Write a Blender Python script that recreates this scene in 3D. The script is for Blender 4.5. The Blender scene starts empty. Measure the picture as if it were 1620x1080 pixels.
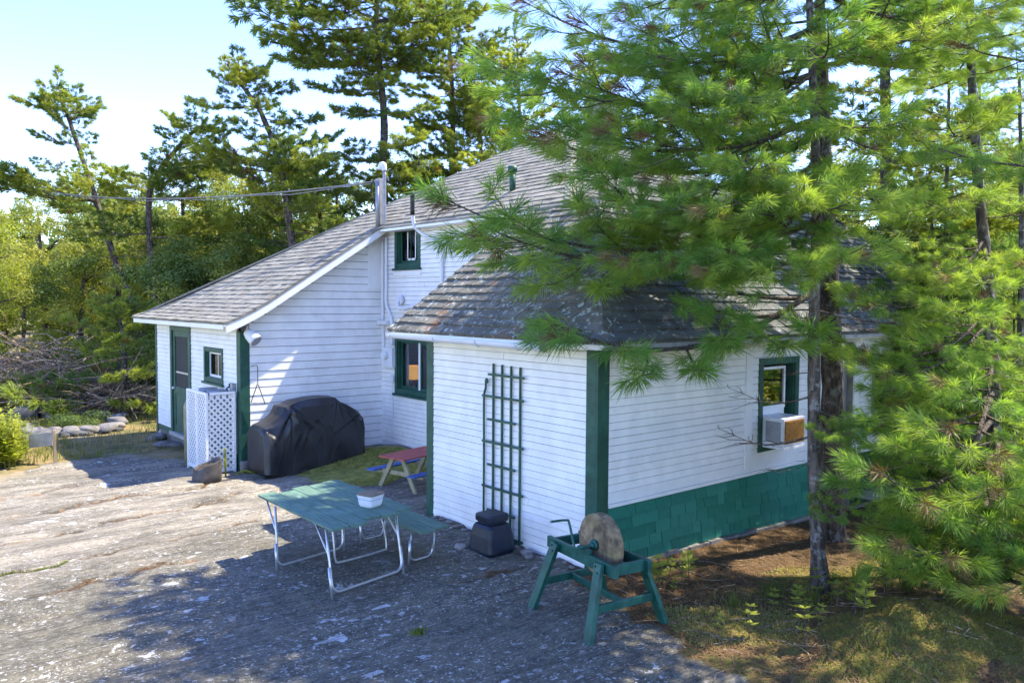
import bpy, math, random
import numpy as np
from mathutils import Vector, Matrix

random.seed(7)
RNG = np.random.default_rng(7)
scene = bpy.context.scene
COL = scene.collection

# ------------------------------------------------------------------ camera, sky, sun, exposure
cam_data = bpy.data.cameras.new("camera")
cam = bpy.data.objects.new("camera", cam_data)
COL.objects.link(cam)
cam_data.sensor_width = 36.0
cam_data.sensor_fit = 'HORIZONTAL'
cam_data.lens = 36.0 * 1267.45 / 1620.0
cam_data.clip_start = 0.05
cam_data.clip_end = 6000.0
CAM = Vector((-6.3695, -6.1309, 3.0109))
FW = Vector((0.64101443, 0.76588276, -0.05024043))
RT = Vector((0.76703109, -0.64158186, 0.0060015))
UP = Vector((0.0276369, 0.04238301, 0.99871912))
m = Matrix((RT, UP, -FW)).transposed().to_4x4()
m.translation = CAM
cam.matrix_world = m
scene.camera = cam

SUN_EL, SUN_AZ = math.radians(56.5), math.atan2(-0.27, 0.963)      # azimuth measured from +X
SUN_DIR = Vector((math.cos(SUN_EL) * math.cos(SUN_AZ), math.cos(SUN_EL) * math.sin(SUN_AZ), math.sin(SUN_EL)))
world = bpy.data.worlds.new("World")
scene.world = world
world.use_nodes = True
wn, wl = world.node_tree.nodes, world.node_tree.links
wn.clear()
w_out = wn.new("ShaderNodeOutputWorld")
w_bg = wn.new("ShaderNodeBackground")
w_sky = wn.new("ShaderNodeTexSky")
w_sky.sky_type = 'NISHITA'
w_sky.sun_disc = False
w_sky.sun_elevation = SUN_EL
w_sky.sun_rotation = math.pi / 2 - SUN_AZ
w_sky.altitude = 1500
w_sky.air_density = 1.0
w_sky.dust_density = 0.25
w_sky.ozone_density = 2.2
w_bg.inputs["Strength"].default_value = 0.15
w_hs = wn.new("ShaderNodeHueSaturation")
w_hs.inputs["Saturation"].default_value = 1.15
w_hs.inputs["Hue"].default_value = 0.520
wl.new(w_sky.outputs[0], w_hs.inputs["Color"])
wl.new(w_hs.outputs[0], w_bg.inputs["Color"])
wl.new(w_bg.outputs[0], w_out.inputs["Surface"])

sun_data = bpy.data.lights.new("sun", 'SUN')
sun_data.energy = 2.6
sun_data.angle = math.radians(0.53)
sun_data.color = (1.0, 0.91, 0.74)
sun = bpy.data.objects.new("sun", sun_data)
sun.rotation_euler = (-SUN_DIR).to_track_quat('-Z', 'Y').to_euler()
sun.location = (10, -10, 30)
COL.objects.link(sun)

scene.view_settings.view_transform = 'Standard'
scene.view_settings.look = 'None'
scene.view_settings.gamma = 1.0
scene.view_settings.exposure = 2.22
scene.render.engine = 'CYCLES'
scene.cycles.use_denoising = True
scene.cycles.max_bounces = 6
scene.cycles.diffuse_bounces = 4
scene.cycles.glossy_bounces = 2
scene.cycles.transmission_bounces = 4
scene.cycles.transparent_max_bounces = 8
scene.cycles.caustics_reflective = False
scene.cycles.caustics_refractive = False

# ------------------------------------------------------------------ helpers
def tag(o, label=None, cat=None, group=None, kind=None):
    if label: o["label"] = label
    if cat: o["category"] = cat
    if group: o["group"] = group
    if kind: o["kind"] = kind
    return o

def empty(name, loc=(0, 0, 0), parent=None):
    o = bpy.data.objects.new(name, None)
    o.empty_display_size = 0.2
    COL.objects.link(o)
    o.location = loc
    if parent: o.parent = parent
    return o

def thing(name, loc, label, cat, group=None):
    return tag(empty(name, loc), label, cat, group)

def root_loc(o):
    v = Vector((0, 0, 0))
    while o is not None:
        v += o.location
        o = o.parent
    return v

def mesh_from(verts, faces, name="mesh"):
    me = bpy.data.meshes.new(name)
    me.from_pydata([tuple(v) for v in verts], [], faces)
    me.update()
    return me

def link(name, me, mat=None, parent=None, loc=(0, 0, 0), rot=None):
    o = bpy.data.objects.new(name, me)
    COL.objects.link(o)
    if mat is not None and len(me.materials) == 0:
        me.materials.append(mat)
    o.location = loc
    if rot is not None: o.rotation_euler = rot
    if parent is not None: o.parent = parent
    return o

def frame_of(d):
    d = Vector(d).normalized()
    ref = Vector((0, 0, 1)) if abs(d.z) < 0.95 else Vector((1, 0, 0))
    s = d.cross(ref).normalized()
    return d, s, s.cross(d).normalized()

class MB:
    """Collects shapes in world coordinates; build() links them as one mesh object."""
    def __init__(self):
        self.v, self.f, self.r, self.sm = [], [], [], []
    def add(self, verts, faces, rnd=None, smooth=False):
        b = len(self.v)
        self.v += [Vector(p) for p in verts]
        r = random.random() if rnd is None else rnd
        for f in faces:
            self.f.append(tuple(i + b for i in f)); self.r.append(r); self.sm.append(smooth)
        return self
    def box(self, lo, hi, rnd=None):
        x0, y0, z0 = lo; x1, y1, z1 = hi
        return self.hexa([(x0, y0, z0), (x1, y0, z0), (x1, y1, z0), (x0, y1, z0)],
                         [(x0, y0, z1), (x1, y0, z1), (x1, y1, z1), (x0, y1, z1)], rnd)
    def hexa(self, bot, top, rnd=None):
        return self.add(list(bot) + list(top),
                        [(3, 2, 1, 0), (4, 5, 6, 7), (0, 1, 5, 4), (1, 2, 6, 5), (2, 3, 7, 6), (3, 0, 4, 7)], rnd)
    def beam(self, p0, p1, w, h, up=(0, 0, 1), rnd=None):
        p0, p1 = Vector(p0), Vector(p1)
        d = (p1 - p0).normalized()
        s = d.cross(Vector(up))
        if s.length < 1e-4: s = d.cross(Vector((1, 0, 0)))
        s.normalize(); u = s.cross(d).normalized()
        s *= w / 2; u *= h / 2
        return self.hexa([p0 - s - u, p0 + s - u, p0 + s + u, p0 - s + u], [p1 - s - u, p1 + s - u, p1 + s + u, p1 - s + u], rnd)
    def tube(self, pts, rad, n=10, cap=True, rnd=None, jitter=0.0):
        pts = [Vector(p) for p in pts]
        if not hasattr(rad, '__len__'): rad = [rad] * len(pts)
        vs, fs = [], []
        prev = None
        for i, p in enumerate(pts):
            d = (pts[min(i + 1, len(pts) - 1)] - pts[max(i - 1, 0)]).normalized()
            if prev is None:
                _, s, u = frame_of(d); u = d.cross(s).normalized()
            else:
                s = (prev - d * prev.dot(d)).normalized(); u = d.cross(s).normalized()
            prev = s
            for k in range(n):
                a = 2 * math.pi * k / n
                r = rad[i] * (1 + jitter * (random.random() - .5))
                vs.append(p + (s * math.cos(a) + u * math.sin(a)) * r)
        for i in range(len(pts) - 1):
            for k in range(n):
                k2 = (k + 1) % n
                fs.append((i * n + k, i * n + k2, (i + 1) * n + k2, (i + 1) * n + k))
        if cap:
            fs.append(tuple(range(n))[::-1]); fs.append(tuple((len(pts) - 1) * n + k for k in range(n)))
        return self.add(vs, fs, rnd, smooth=True)
    def disc(self, c, axis, r, t, n=32, r2=None, rnd=None):
        d = Vector(axis).normalized() * (t / 2); c = Vector(c)
        return self.tube([c - d, c + d], [r, r if r2 is None else r2], n, True, rnd)
    def build(self, name, mat, parent=None, bevel=0.0, smooth=None):
        off = root_loc(parent) if parent is not None else Vector((0, 0, 0))
        me = mesh_from([v - off for v in self.v], self.f, name)
        at = me.attributes.new("rnd", 'FLOAT', 'FACE')
        at.data.foreach_set("value", np.array(self.r, dtype=np.float32))
        sm = self.sm if smooth is None else [smooth] * len(self.f)
        me.polygons.foreach_set("use_smooth", np.array([bool(x) for x in sm]))
        for p_ in me.polygons:
            if len(p_.vertices) > 6: p_.use_smooth = False
        o = link(name, me, mat, parent)
        if bevel:
            b = o.modifiers.new("bevel", 'BEVEL'); b.width = bevel; b.segments = 2; b.limit_method = 'ANGLE'
        return o

def lerp(a, b, t): return a + (b - a) * t

def smooth_path(pts, sub=6):
    """Catmull-Rom through pts."""
    P = [Vector(p) for p in pts]
    P = [P[0] * 2 - P[1]] + P + [P[-1] * 2 - P[-2]]
    out = []
    for i in range(1, len(P) - 2):
        for k in range(sub):
            t = k / sub
            a, b, c, d = P[i - 1], P[i], P[i + 1], P[i + 2]
            out.append(0.5 * ((2 * b) + (c - a) * t + (2 * a - 5 * b + 4 * c - d) * t * t + (3 * b - a - 3 * c + d) * t ** 3))
    out.append(P[-2])
    return out

# ------------------------------------------------------------------ materials
def nodes_of(name):
    mt = bpy.data.materials.new(name)
    mt.use_nodes = True
    nt = mt.node_tree
    return mt, nt, nt.nodes["Principled BSDF"], nt.nodes["Material Output"]

class G:
    """Small wrapper for building node graphs."""
    def __init__(self, nt): self.nt = nt
    def n(self, t, **kw):
        x = self.nt.nodes.new(t)
        for k, v in kw.items(): setattr(x, k, v)
        return x
    def put(self, sock, v):
        if isinstance(v, bpy.types.NodeSocket): self.nt.links.new(v, sock)
        elif isinstance(v, (tuple, list)) and len(v) == 3 and sock.type == 'RGBA': sock.default_value = (*v, 1)
        else: sock.default_value = v
    def math(self, op, a, b=0.0, clamp=False):
        x = self.n("ShaderNodeMath", operation=op, use_clamp=clamp)
        self.put(x.inputs[0], a); self.put(x.inputs[1], b)
        return x.outputs[0]
    def mix(self, f, a, b, mode='MIX'):
        x = self.n("ShaderNodeMix", data_type='RGBA', blend_type=mode)
        self.put(x.inputs[0], f); self.put(x.inputs[6], a); self.put(x.inputs[7], b)
        return x.outputs[2]
    def ramp(self, f, lo, hi):
        x = self.n("ShaderNodeMapRange", interpolation_type='SMOOTHSTEP')
        self.put(x.inputs[0], f); x.inputs[1].default_value = lo; x.inputs[2].default_value = hi
        return x.outputs[0]
    def pos(self, scale=(1, 1, 1), rot=(0, 0, 0)):
        g = self.n("ShaderNodeNewGeometry")
        mp = self.n("ShaderNodeMapping")
        mp.inputs["Scale"].default_value = scale; mp.inputs["Rotation"].default_value = rot
        self.nt.links.new(g.outputs["Position"], mp.inputs["Vector"])
        return mp.outputs[0]
    def noise(self, vec, scale, detail=4.0, rough=0.55, dist=0.0):
        x = self.n("ShaderNodeTexNoise")
        self.put(x.inputs["Vector"], vec)
        x.inputs["Scale"].default_value = scale; x.inputs["Detail"].default_value = detail
        x.inputs["Roughness"].default_value = rough; x.inputs["Distortion"].default_value = dist
        return x.outputs[0]
    def voro(self, vec, scale, feature='F1', rnd=1.0):
        x = self.n("ShaderNodeTexVoronoi", feature=feature)
        self.put(x.inputs["Vector"], vec)
        x.inputs["Scale"].default_value = scale; x.inputs["Randomness"].default_value = rnd
        return x
    def rnd(self):
        """per-object random plus the per-piece random stored on faces"""
        a = self.n("ShaderNodeAttribute", attribute_name="rnd")
        o = self.n("ShaderNodeObjectInfo")
        return self.math('FRACT', self.math('ADD', a.outputs["Fac"], o.outputs["Random"]))
    def bump(self, h, strength=0.3, dist=0.01):
        x = self.n("ShaderNodeBump")
        x.inputs["Strength"].default_value = strength; x.inputs["Distance"].default_value = dist
        self.put(x.inputs["Height"], h)
        return x.outputs[0]

def simple(name, c, rough=0.6, metal=0.0, var=0.12, nscale=6.0, bump=0.15, spec=0.4, dirt=None, dirt_amt=0.3, stretch=(1, 1, 1), chip=None, chip_lo=0.66):
    mt, nt, b, out = nodes_of(name)
    g = G(nt)
    p = g.pos(stretch)
    n1 = g.noise(p, nscale, 6, 0.6)
    r = g.rnd()
    dark = tuple(x * (1 - var * 1.6) for x in c); lite = tuple(min(1, x * (1 + var)) for x in c)
    col = g.mix(g.ramp(n1, 0.3, 0.7), dark, lite)
    col = g.mix(g.math('MULTIPLY', r, var * 1.5), col, tuple(x * 0.7 for x in c))
    if dirt:
        n2 = g.noise(g.pos(), nscale * 0.35, 7, 0.7)
        col = g.mix(g.math('MULTIPLY', g.ramp(n2, 0.5, 0.72), dirt_amt), col, dirt)
    if chip:
        n3 = g.noise(g.pos(stretch), 16, 7, 0.72, 0.3)
        col = g.mix(g.math('MULTIPLY', g.ramp(n3, chip_lo, chip_lo + 0.03), 0.85), col, chip)
    g.put(b.inputs["Base Color"], col)
    b.inputs["Roughness"].default_value = rough
    b.inputs["Metallic"].default_value = metal
    b.inputs["Specular IOR Level"].default_value = spec
    if bump:
        g.put(b.inputs["Normal"], g.bump(g.noise(p, nscale * 5, 5, 0.6), bump, 0.006))
    return mt

M = {}
M['white'] = simple("white_paint", (0.87, 0.85, 0.80), 0.5, var=0.05, nscale=3, bump=0.2, dirt=(0.52, 0.505, 0.46), dirt_amt=0.30, chip=(0.42, 0.40, 0.36), chip_lo=0.73)
M['sheathing'] = simple("shadow_gap_sheathing", (0.24, 0.235, 0.22), 0.9, var=0.2, nscale=6)  # grey core paints the shadow lines into the gaps between boards
M['white_trim'] = simple("white_trim_paint", (0.87, 0.855, 0.81), 0.45, var=0.03, nscale=4, bump=0.08)
M['green'] = simple("dark_green_paint", (0.018, 0.085, 0.055), 0.5, var=0.22, nscale=5, bump=0.25, dirt=(0.05, 0.12, 0.085), dirt_amt=0.4, chip=(0.10, 0.14, 0.11), chip_lo=0.68)
M['green_shingle'] = None
M['table_green'] = simple("weathered_green_table_paint", (0.125, 0.215, 0.155), 0.7, spec=0.2, var=0.18, nscale=6, bump=0.4, dirt=(0.21, 0.31, 0.27), dirt_amt=0.5, stretch=(6, 0.7, 4), chip=(0.20, 0.185, 0.15), chip_lo=0.67)
M['stand_green'] = simple("dark_teal_stand_paint", (0.012, 0.095, 0.068), 0.45, var=0.3, nscale=7, bump=0.5, dirt=(0.06, 0.17, 0.13), dirt_amt=0.5, chip=(0.16, 0.15, 0.11), chip_lo=0.65)
M['alu'] = simple("aluminium_tube", (0.62, 0.63, 0.64), 0.35, metal=0.75, var=0.1, nscale=20, bump=0.05)
M['steel'] = simple("grey_steel", (0.33, 0.34, 0.36), 0.45, metal=0.4, var=0.1, nscale=10, bump=0.05)
M['dark_metal'] = simple("dark_iron", (0.03, 0.03, 0.03), 0.5, metal=0.3, var=0.2, nscale=12)
M['pvc'] = simple("white_plastic", (0.76, 0.77, 0.78), 0.35, var=0.04, nscale=4, bump=0.02)
M['concrete'] = simple("grey_concrete", (0.23, 0.22, 0.20), 0.85, var=0.25, nscale=5, bump=0.5)
M['black_plastic'] = simple("black_plastic", (0.010, 0.018, 0.034), 0.42, var=0.3, nscale=8, bump=0.1, dirt=(0.05, 0.06, 0.06), dirt_amt=0.3)
M['bag'] = simple("grey_brown_grow_bag", (0.085, 0.075, 0.065), 0.8, var=0.25, nscale=7, bump=0.4)
M['red'] = simple("faded_red_paint", (0.42, 0.085, 0.07), 0.55, var=0.12, nscale=6, bump=0.2)
M['blue'] = simple("blue_paint", (0.045, 0.11, 0.33), 0.5, var=0.12, nscale=6, bump=0.2)
M['tan'] = simple("tan_paint", (0.33, 0.29, 0.17), 0.6, var=0.15, nscale=6, bump=0.2)
M['wood'] = simple("bare_weathered_wood", (0.34, 0.25, 0.16), 0.75, var=0.25, nscale=6, bump=0.4, stretch=(1, 1, 0.2))
M['greywood'] = simple("silvered_wood", (0.42, 0.40, 0.37), 0.75, var=0.15, nscale=6, bump=0.3)
M['sandstone'] = simple("worn_sandstone", (0.26, 0.19, 0.105), 0.85, var=0.4, nscale=9, bump=0.8, dirt=(0.22, 0.19, 0.05), dirt_amt=0.75, chip=(0.09, 0.065, 0.04), chip_lo=0.60)
M['dark_stone'] = simple("dark_field_stone", (0.085, 0.085, 0.09), 0.8, var=0.35, nscale=4, bump=0.7, dirt=(0.2, 0.2, 0.2), dirt_amt=0.4)
M['stone'] = simple("field_stone", (0.21, 0.195, 0.18), 0.85, var=0.35, nscale=4, bump=0.7, dirt=(0.40, 0.38, 0.36), dirt_amt=0.5)
M['curtain'] = simple("grey_curtain", (0.45, 0.46, 0.47), 0.8, var=0.08, nscale=8, bump=0.1)
M['interior'] = simple("room_plaster", (0.30, 0.22, 0.16), 0.8, var=0.05, nscale=3)
M['grille'] = simple("brown_louvre_grille", (0.36, 0.17, 0.03), 0.5, var=0.3, nscale=20, bump=0.2)
M['tub_white'] = simple("milky_tub", (0.72, 0.74, 0.76), 0.35, var=0.03, nscale=9, bump=0.0)
M['tub_blue'] = simple("blue_print", (0.15, 0.28, 0.40), 0.4, var=0.05)
M['lid_brown'] = simple("brown_lid", (0.20, 0.15, 0.09), 0.5, var=0.15, nscale=14)
M['cable'] = simple("grey_cable", (0.24, 0.24, 0.24), 0.6, var=0.1)
M['soil'] = simple("garden_soil", (0.06, 0.045, 0.03), 0.95, var=0.4, nscale=14, bump=0.8)

def skirt_material():
    mt, nt, b, out = nodes_of("green_stained_shingle")
    g = G(nt); r = g.rnd(); p = g.pos((5, 5, 1))
    col = g.mix(r, (0.012, 0.150, 0.095), (0.032, 0.220, 0.145))
    grain = g.noise(p, 8, 6, 0.65)
    col = g.mix(g.math('MULTIPLY', g.ramp(grain, 0.45, 0.75), 0.45), col, (0.055, 0.225, 0.165))
    col = g.mix(g.math('MULTIPLY', g.ramp(grain, 0.45, 0.25), 0.6), col, (0.004, 0.070, 0.050))
    g.put(b.inputs["Base Color"], col); b.inputs["Roughness"].default_value = 0.65; b.inputs["Specular IOR Level"].default_value = 0.3
    g.put(b.inputs["Normal"], g.bump(g.noise(p, 22, 5, 0.65), 0.5, 0.006))
    return mt
M['green_shingle'] = skirt_material()

def cover_material():
    mt, nt, b, out = nodes_of("black_vinyl_cover")
    g = G(nt)
    p = g.pos()
    n = g.noise(p, 2.2, 6, 0.6, 0.4)
    col = g.mix(g.ramp(n, 0.35, 0.7), (0.008, 0.008, 0.009), (0.022, 0.022, 0.023))
    g.put(b.inputs["Base Color"], col)
    g.put(b.inputs["Roughness"], g.math('ADD', g.math('MULTIPLY', n, 0.22), 0.25))
    b.inputs["Specular IOR Level"].default_value = 0.55
    g.put(b.inputs["Normal"], g.bump(g.noise(p, 6, 5, 0.6, 1.0), 0.35, 0.02))
    return mt
M['cover'] = cover_material()

def glass_material(name, tint, refl=0.35):
    mt, nt, b, out = nodes_of(name)
    g = G(nt)
    nt.nodes.remove(b)
    tr = g.n("ShaderNodeBsdfTransparent"); tr.inputs[0].default_value = (*tint, 1)
    gl = g.n("ShaderNodeBsdfGlossy"); gl.inputs["Roughness"].default_value = 0.03; gl.inputs[0].default_value = (.9, .95, 1, 1)
    fr = g.n("ShaderNodeLayerWeight"); fr.inputs["Blend"].default_value = 0.5
    fz = g.math('ADD', g.math('MULTIPLY', g.math('POWER', fr.outputs["Facing"], 5.0), 0.9), 0.04)
    mx = g.n("ShaderNodeMixShader")
    nt.links.new(g.math('ADD', fz, refl, True), mx.inputs[0])
    nt.links.new(tr.outputs[0], mx.inputs[1]); nt.links.new(gl.outputs[0], mx.inputs[2])
    nt.links.new(mx.outputs[0], out.inputs["Surface"])
    return mt
M['glass'] = glass_material("window_glass", (0.85, 0.88, 0.88), 0.0)
M['dim_glass'] = glass_material("dim_window_glass", (0.30, 0.33, 0.33), 0.03)
M['mirror_glass'] = glass_material("reflecting_window_glass", (0.25, 0.3, 0.3), 0.45)
def screen_material():
    mt, nt, b, out = nodes_of("insect_screen")
    g = G(nt); b.inputs["Base Color"].default_value = (.05, .055, .05, 1); b.inputs["Roughness"].default_value = .7
    tr = g.n("ShaderNodeBsdfTransparent"); mx = g.n("ShaderNodeMixShader"); mx.inputs[0].default_value = .55
    nt.links.new(tr.outputs[0], mx.inputs[1]); nt.links.new(b.outputs[0], mx.inputs[2]); nt.links.new(mx.outputs[0], out.inputs["Surface"])
    return mt
M['screen'] = screen_material()

def emit_material(name, c, s):
    mt, nt, b, out = nodes_of(name)
    b.inputs["Base Color"].default_value = (*c, 1)
    b.inputs["Emission Color"].default_value = (*c, 1)
    b.inputs["Emission Strength"].default_value = s
    return mt
M['lampshade'] = emit_material("lit_lamp_shade", (1.0, 0.50, 0.12), 0.16)

def roof_material(name, base, lichen, lichen_lo, moss, needle):
    mt, nt, b, out = nodes_of(name)
    g = G(nt)
    p = g.pos()
    r = g.rnd()
    n = g.noise(p, 3.0, 6, 0.6)
    fine = g.noise(p, 60, 3, 0.7)
    dark = tuple(x * 0.62 for x in base); lite = tuple(x * 1.45 for x in base)
    col = g.mix(g.ramp(n, 0.25, 0.75), dark, lite)
    col = g.mix(g.math('MULTIPLY', r, 0.55), col, tuple(x * 0.55 for x in base))
    col = g.mix(g.math('MULTIPLY', g.ramp(fine, 0.35, 0.75), 0.35), col, tuple(min(1, x * 1.9) for x in base))
    ln = g.noise(p, 11, 5, 0.65, 0.3)
    col = g.mix(g.math('MULTIPLY', g.ramp(ln, lichen_lo, lichen_lo + 0.05), 0.85), col, lichen)
    if moss:
        mn = g.noise(p, 5, 6, 0.7)
        col = g.mix(g.math('MULTIPLY', g.ramp(mn, 0.56, 0.68), 0.7), col, moss)
    if needle:
        nn = g.noise(g.pos((1, 1, 1)), 1.6, 7, 0.72)
        col = g.mix(g.math('MULTIPLY', g.ramp(nn, 0.60, 0.68), 0.8), col, needle)
    g.put(b.inputs["Base Color"], col)
    b.inputs["Roughness"].default_value = 0.88
    b.inputs["Specular IOR Level"].default_value = 0.25
    g.put(b.inputs["Normal"], g.bump(g.noise(p, 45, 5, 0.7), 0.6, 0.008))
    return mt
M['roof_main'] = roof_material("weathered_grey_shingle", (0.235, 0.222, 0.18), (0.42, 0.41, 0.36), 0.62, (0.11, 0.10, 0.07), (0.20, 0.14, 0.085))
M['roof_ext'] = roof_material("shaded_lichened_shingle", (0.14, 0.132, 0.105), (0.43, 0.47, 0.41), 0.565, (0.055, 0.052, 0.025), (0.24, 0.115, 0.05))  # darker base has the extension's shade painted in, under real lichen and moss
M['roof_side'] = roof_material("mossy_grey_shingle", (0.105, 0.108, 0.10), (0.36, 0.40, 0.37), 0.59, (0.06, 0.055, 0.022), (0.17, 0.10, 0.05))

def bark_material(name, c, plates=9.0, lichen=0.0):
    mt, nt, b, out = nodes_of(name)
    g = G(nt)
    p = g.pos((1, 1, 0.28))
    v = g.voro(p, plates * 2.2)
    n = g.noise(p, plates * 2, 6, 0.65, 0.6)
    col = g.mix(g.ramp(n, 0.35, 0.7), tuple(x * 0.4 for x in c), tuple(x * 1.5 for x in c))
    if lichen:
        ln = g.noise(g.pos(), 9, 6, 0.7)
        col = g.mix(g.math('MULTIPLY', g.ramp(ln, 0.52, 0.62), lichen), col, (0.36, 0.36, 0.34))
    g.put(b.inputs["Base Color"], col)
    b.inputs["Roughness"].default_value = 0.92
    b.inputs["Specular IOR Level"].default_value = 0.15
    g.put(b.inputs["Normal"], g.bump(g.math('ADD', n, v.outputs["Distance"]), 1.0, 0.03))
    return mt
M['bark'] = bark_material("pine_bark", (0.105, 0.082, 0.066), 9.0, 0.35)
M['bark_light'] = bark_material("pale_lichened_bark", (0.15, 0.12, 0.10), 8.0, 0.6)
M['twig'] = bark_material("pine_twig", (0.19, 0.155, 0.12), 25.0)
M['deadwood'] = bark_material("dead_brush", (0.46, 0.32, 0.20), 12.0, 0.15)

def leaf_material(name, c, c2, trans=0.45, gloss=0.35, hue_obj=0.5):
    """two leaf greens blended per object and per face, with light passing through the blade"""
    mt, nt, b, out = nodes_of(name)
    g = G(nt)
    o = g.n("ShaderNodeObjectInfo")
    a = g.n("ShaderNodeAttribute", attribute_name="rnd")
    f = g.math('ADD', g.math('MULTIPLY', o.outputs["Random"], hue_obj), g.math('MULTIPLY', a.outputs["Fac"], 1.0 - hue_obj))
    col = g.mix(f, c, c2)
    g.put(b.inputs["Base Color"], col)
    b.inputs["Roughness"].default_value = 0.5
    b.inputs["Specular IOR Level"].default_value = gloss
    t = g.n("ShaderNodeBsdfTranslucent")
    g.put(t.inputs[0], g.mix(1.0, col, (1.35, 1.35, 0.6), 'MULTIPLY'))
    mx = g.n("ShaderNodeMixShader"); mx.inputs[0].default_value = trans
    nt.links.new(b.outputs[0], mx.inputs[1]); nt.links.new(t.outputs[0], mx.inputs[2])
    nt.links.new(mx.outputs[0], out.inputs["Surface"])
    return mt
M['needle'] = leaf_material("pine_needle", (0.10, 0.245, 0.062), (0.38, 0.47, 0.09), 0.55)
M['needle_far'] = leaf_material("distant_pine_needle", (0.075, 0.15, 0.05), (0.40, 0.43, 0.07), 0.5, hue_obj=0.65)
M['leaf'] = leaf_material("broad_leaf", (0.13, 0.195, 0.045), (0.42, 0.41, 0.09), 0.5)
M['leaf_dark'] = leaf_material("dark_leaf", (0.07, 0.13, 0.035), (0.22, 0.28, 0.07))
M['leaf_bright'] = leaf_material("bright_yellow_green_leaf", (0.20, 0.27, 0.035), (0.46, 0.47, 0.07), 0.5)
M['grass'] = leaf_material("grass_blade", (0.09, 0.15, 0.025), (0.27, 0.27, 0.07), 0.45)
M['iris'] = leaf_material("sword_leaf", (0.10, 0.19, 0.03), (0.30, 0.36, 0.05), 0.5)
M['moss'] = leaf_material("moss", (0.19, 0.20, 0.045), (0.48, 0.45, 0.14), 0.4, 0.1)
M['litter'] = leaf_material("fallen_pine_needle", (0.13, 0.075, 0.034), (0.32, 0.20, 0.095), 0.15, 0.2)
M['dry_grass'] = leaf_material("dry_grass", (0.30, 0.24, 0.11), (0.42, 0.36, 0.19), 0.3, 0.2)

# ------------------------------------------------------------------ ground
def hills(x, y, seed, s):
    r = np.random.default_rng(seed)
    z = np.zeros_like(x, dtype=float)
    for k in range(5):
        a = r.uniform(0, 2 * math.pi); f = s * (1.0 + 0.8 * k); ph = r.uniform(0, 6.28)
        z += np.sin((x * math.cos(a) + y * math.sin(a)) * f + ph) / (1.0 + 0.8 * k)
    return z / 2.5

def step(x, a, b):
    t = np.clip((x - a) / (b - a), 0, 1)
    return t * t * (3 - 2 * t)

CRACKS = [
    [(-7.4, 3.55), (-6.0, 3.78), (-5.1, 4.02), (-4.4, 4.08), (-3.6, 4.32), (-2.9, 4.30), (-2.1, 4.62), (-1.3, 4.70)],
    [(-5.2, 5.55), (-4.3, 5.62), (-3.4, 5.95), (-2.5, 5.98), (-1.6, 6.3)],
    [(-5.0, 7.15), (-4.1, 7.10), (-3.1, 7.42), (-2.1, 7.30), (-1.4, 7.5)],
    [(-5.5, 3.0), (-4.6, 3.12), (-3.9, 3.30), (-3.3, 3.28)],
    [(-1.4, 0.75), (-0.9, 0.62), (-0.5, 0.66)],
    [(-5.3, 8.6), (-4.2, 8.55), (-3.4, 8.9)],
]
def seg_dist(x, y, a, b):
    ax, ay = a; bx, by = b
    dx, dy = bx - ax, by - ay
    t = np.clip(((x - ax) * dx + (y - ay) * dy) / (dx * dx + dy * dy), 0, 1)
    return np.hypot(x - ax - t * dx, y - ay - t * dy)

def crack_dist(x, y):
    d = np.full_like(x, 9.0, dtype=float)
    wy = y + 0.05 * np.sin(x * 9.0) + 0.03 * np.sin(x * 23.0)
    for c in CRACKS:
        for a, b in zip(c[:-1], c[1:]):
            d = np.minimum(d, seg_dist(x, wy, a, b))
    return d

def duff_edge(y):
    """x of the line where the bare rock gives way to needle litter beside the extension"""
    return np.interp(y, [-30, -6, -3.2, -2.5, -2.0, -1.2, 0.2, 0.6], [-6, -2.2, -1.15, -0.97, -0.86, -0.62, -0.30, 0.2]) + 0.07 * np.sin(y * 7) + 0.04 * np.sin(y * 17)

def masks(x, y):
    duff = step(x - duff_edge(y), -0.12, 0.15) * (y < 0.7)
    duff = np.maximum(duff, step(x, 8.0, 12.0) * (y < 30))
    gr = step(y - (11.6 - 0.5 * (x + 3.5) + 0.25 * np.sin(x * 2.1)), -0.4, 0.6)
    gr = np.maximum(gr, step(np.hypot(x + 2, y - 2), 14, 18))
    moss = step(1.45 - np.hypot((x - 0.9) / 1.15, (y - 6.55) / 0.95) + 0.12 * np.sin(x * 5) + 0.1 * np.sin(y * 6.3), 0.05, 0.5) * (y > 4.9) * (y < 8.4)
    bank = step(np.exp(-((x - 1.0) ** 2 / 1.9 + (y + 3.15) ** 2 / .55)) + .10 * np.sin(x * 6 + y * 3) + .08 * np.sin(y * 11 - x * 4), .32, .62)
    moss = np.maximum(moss, bank)
    gr = np.maximum(gr, step(np.exp(-((x + 4.15 - (y - 10.9) * .75) / .42) ** 2) * (y > 9) * (y < 13.2) + .15 * np.sin(x * 9 + y * 7), .4, .7))
    return duff, gr, moss

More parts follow.
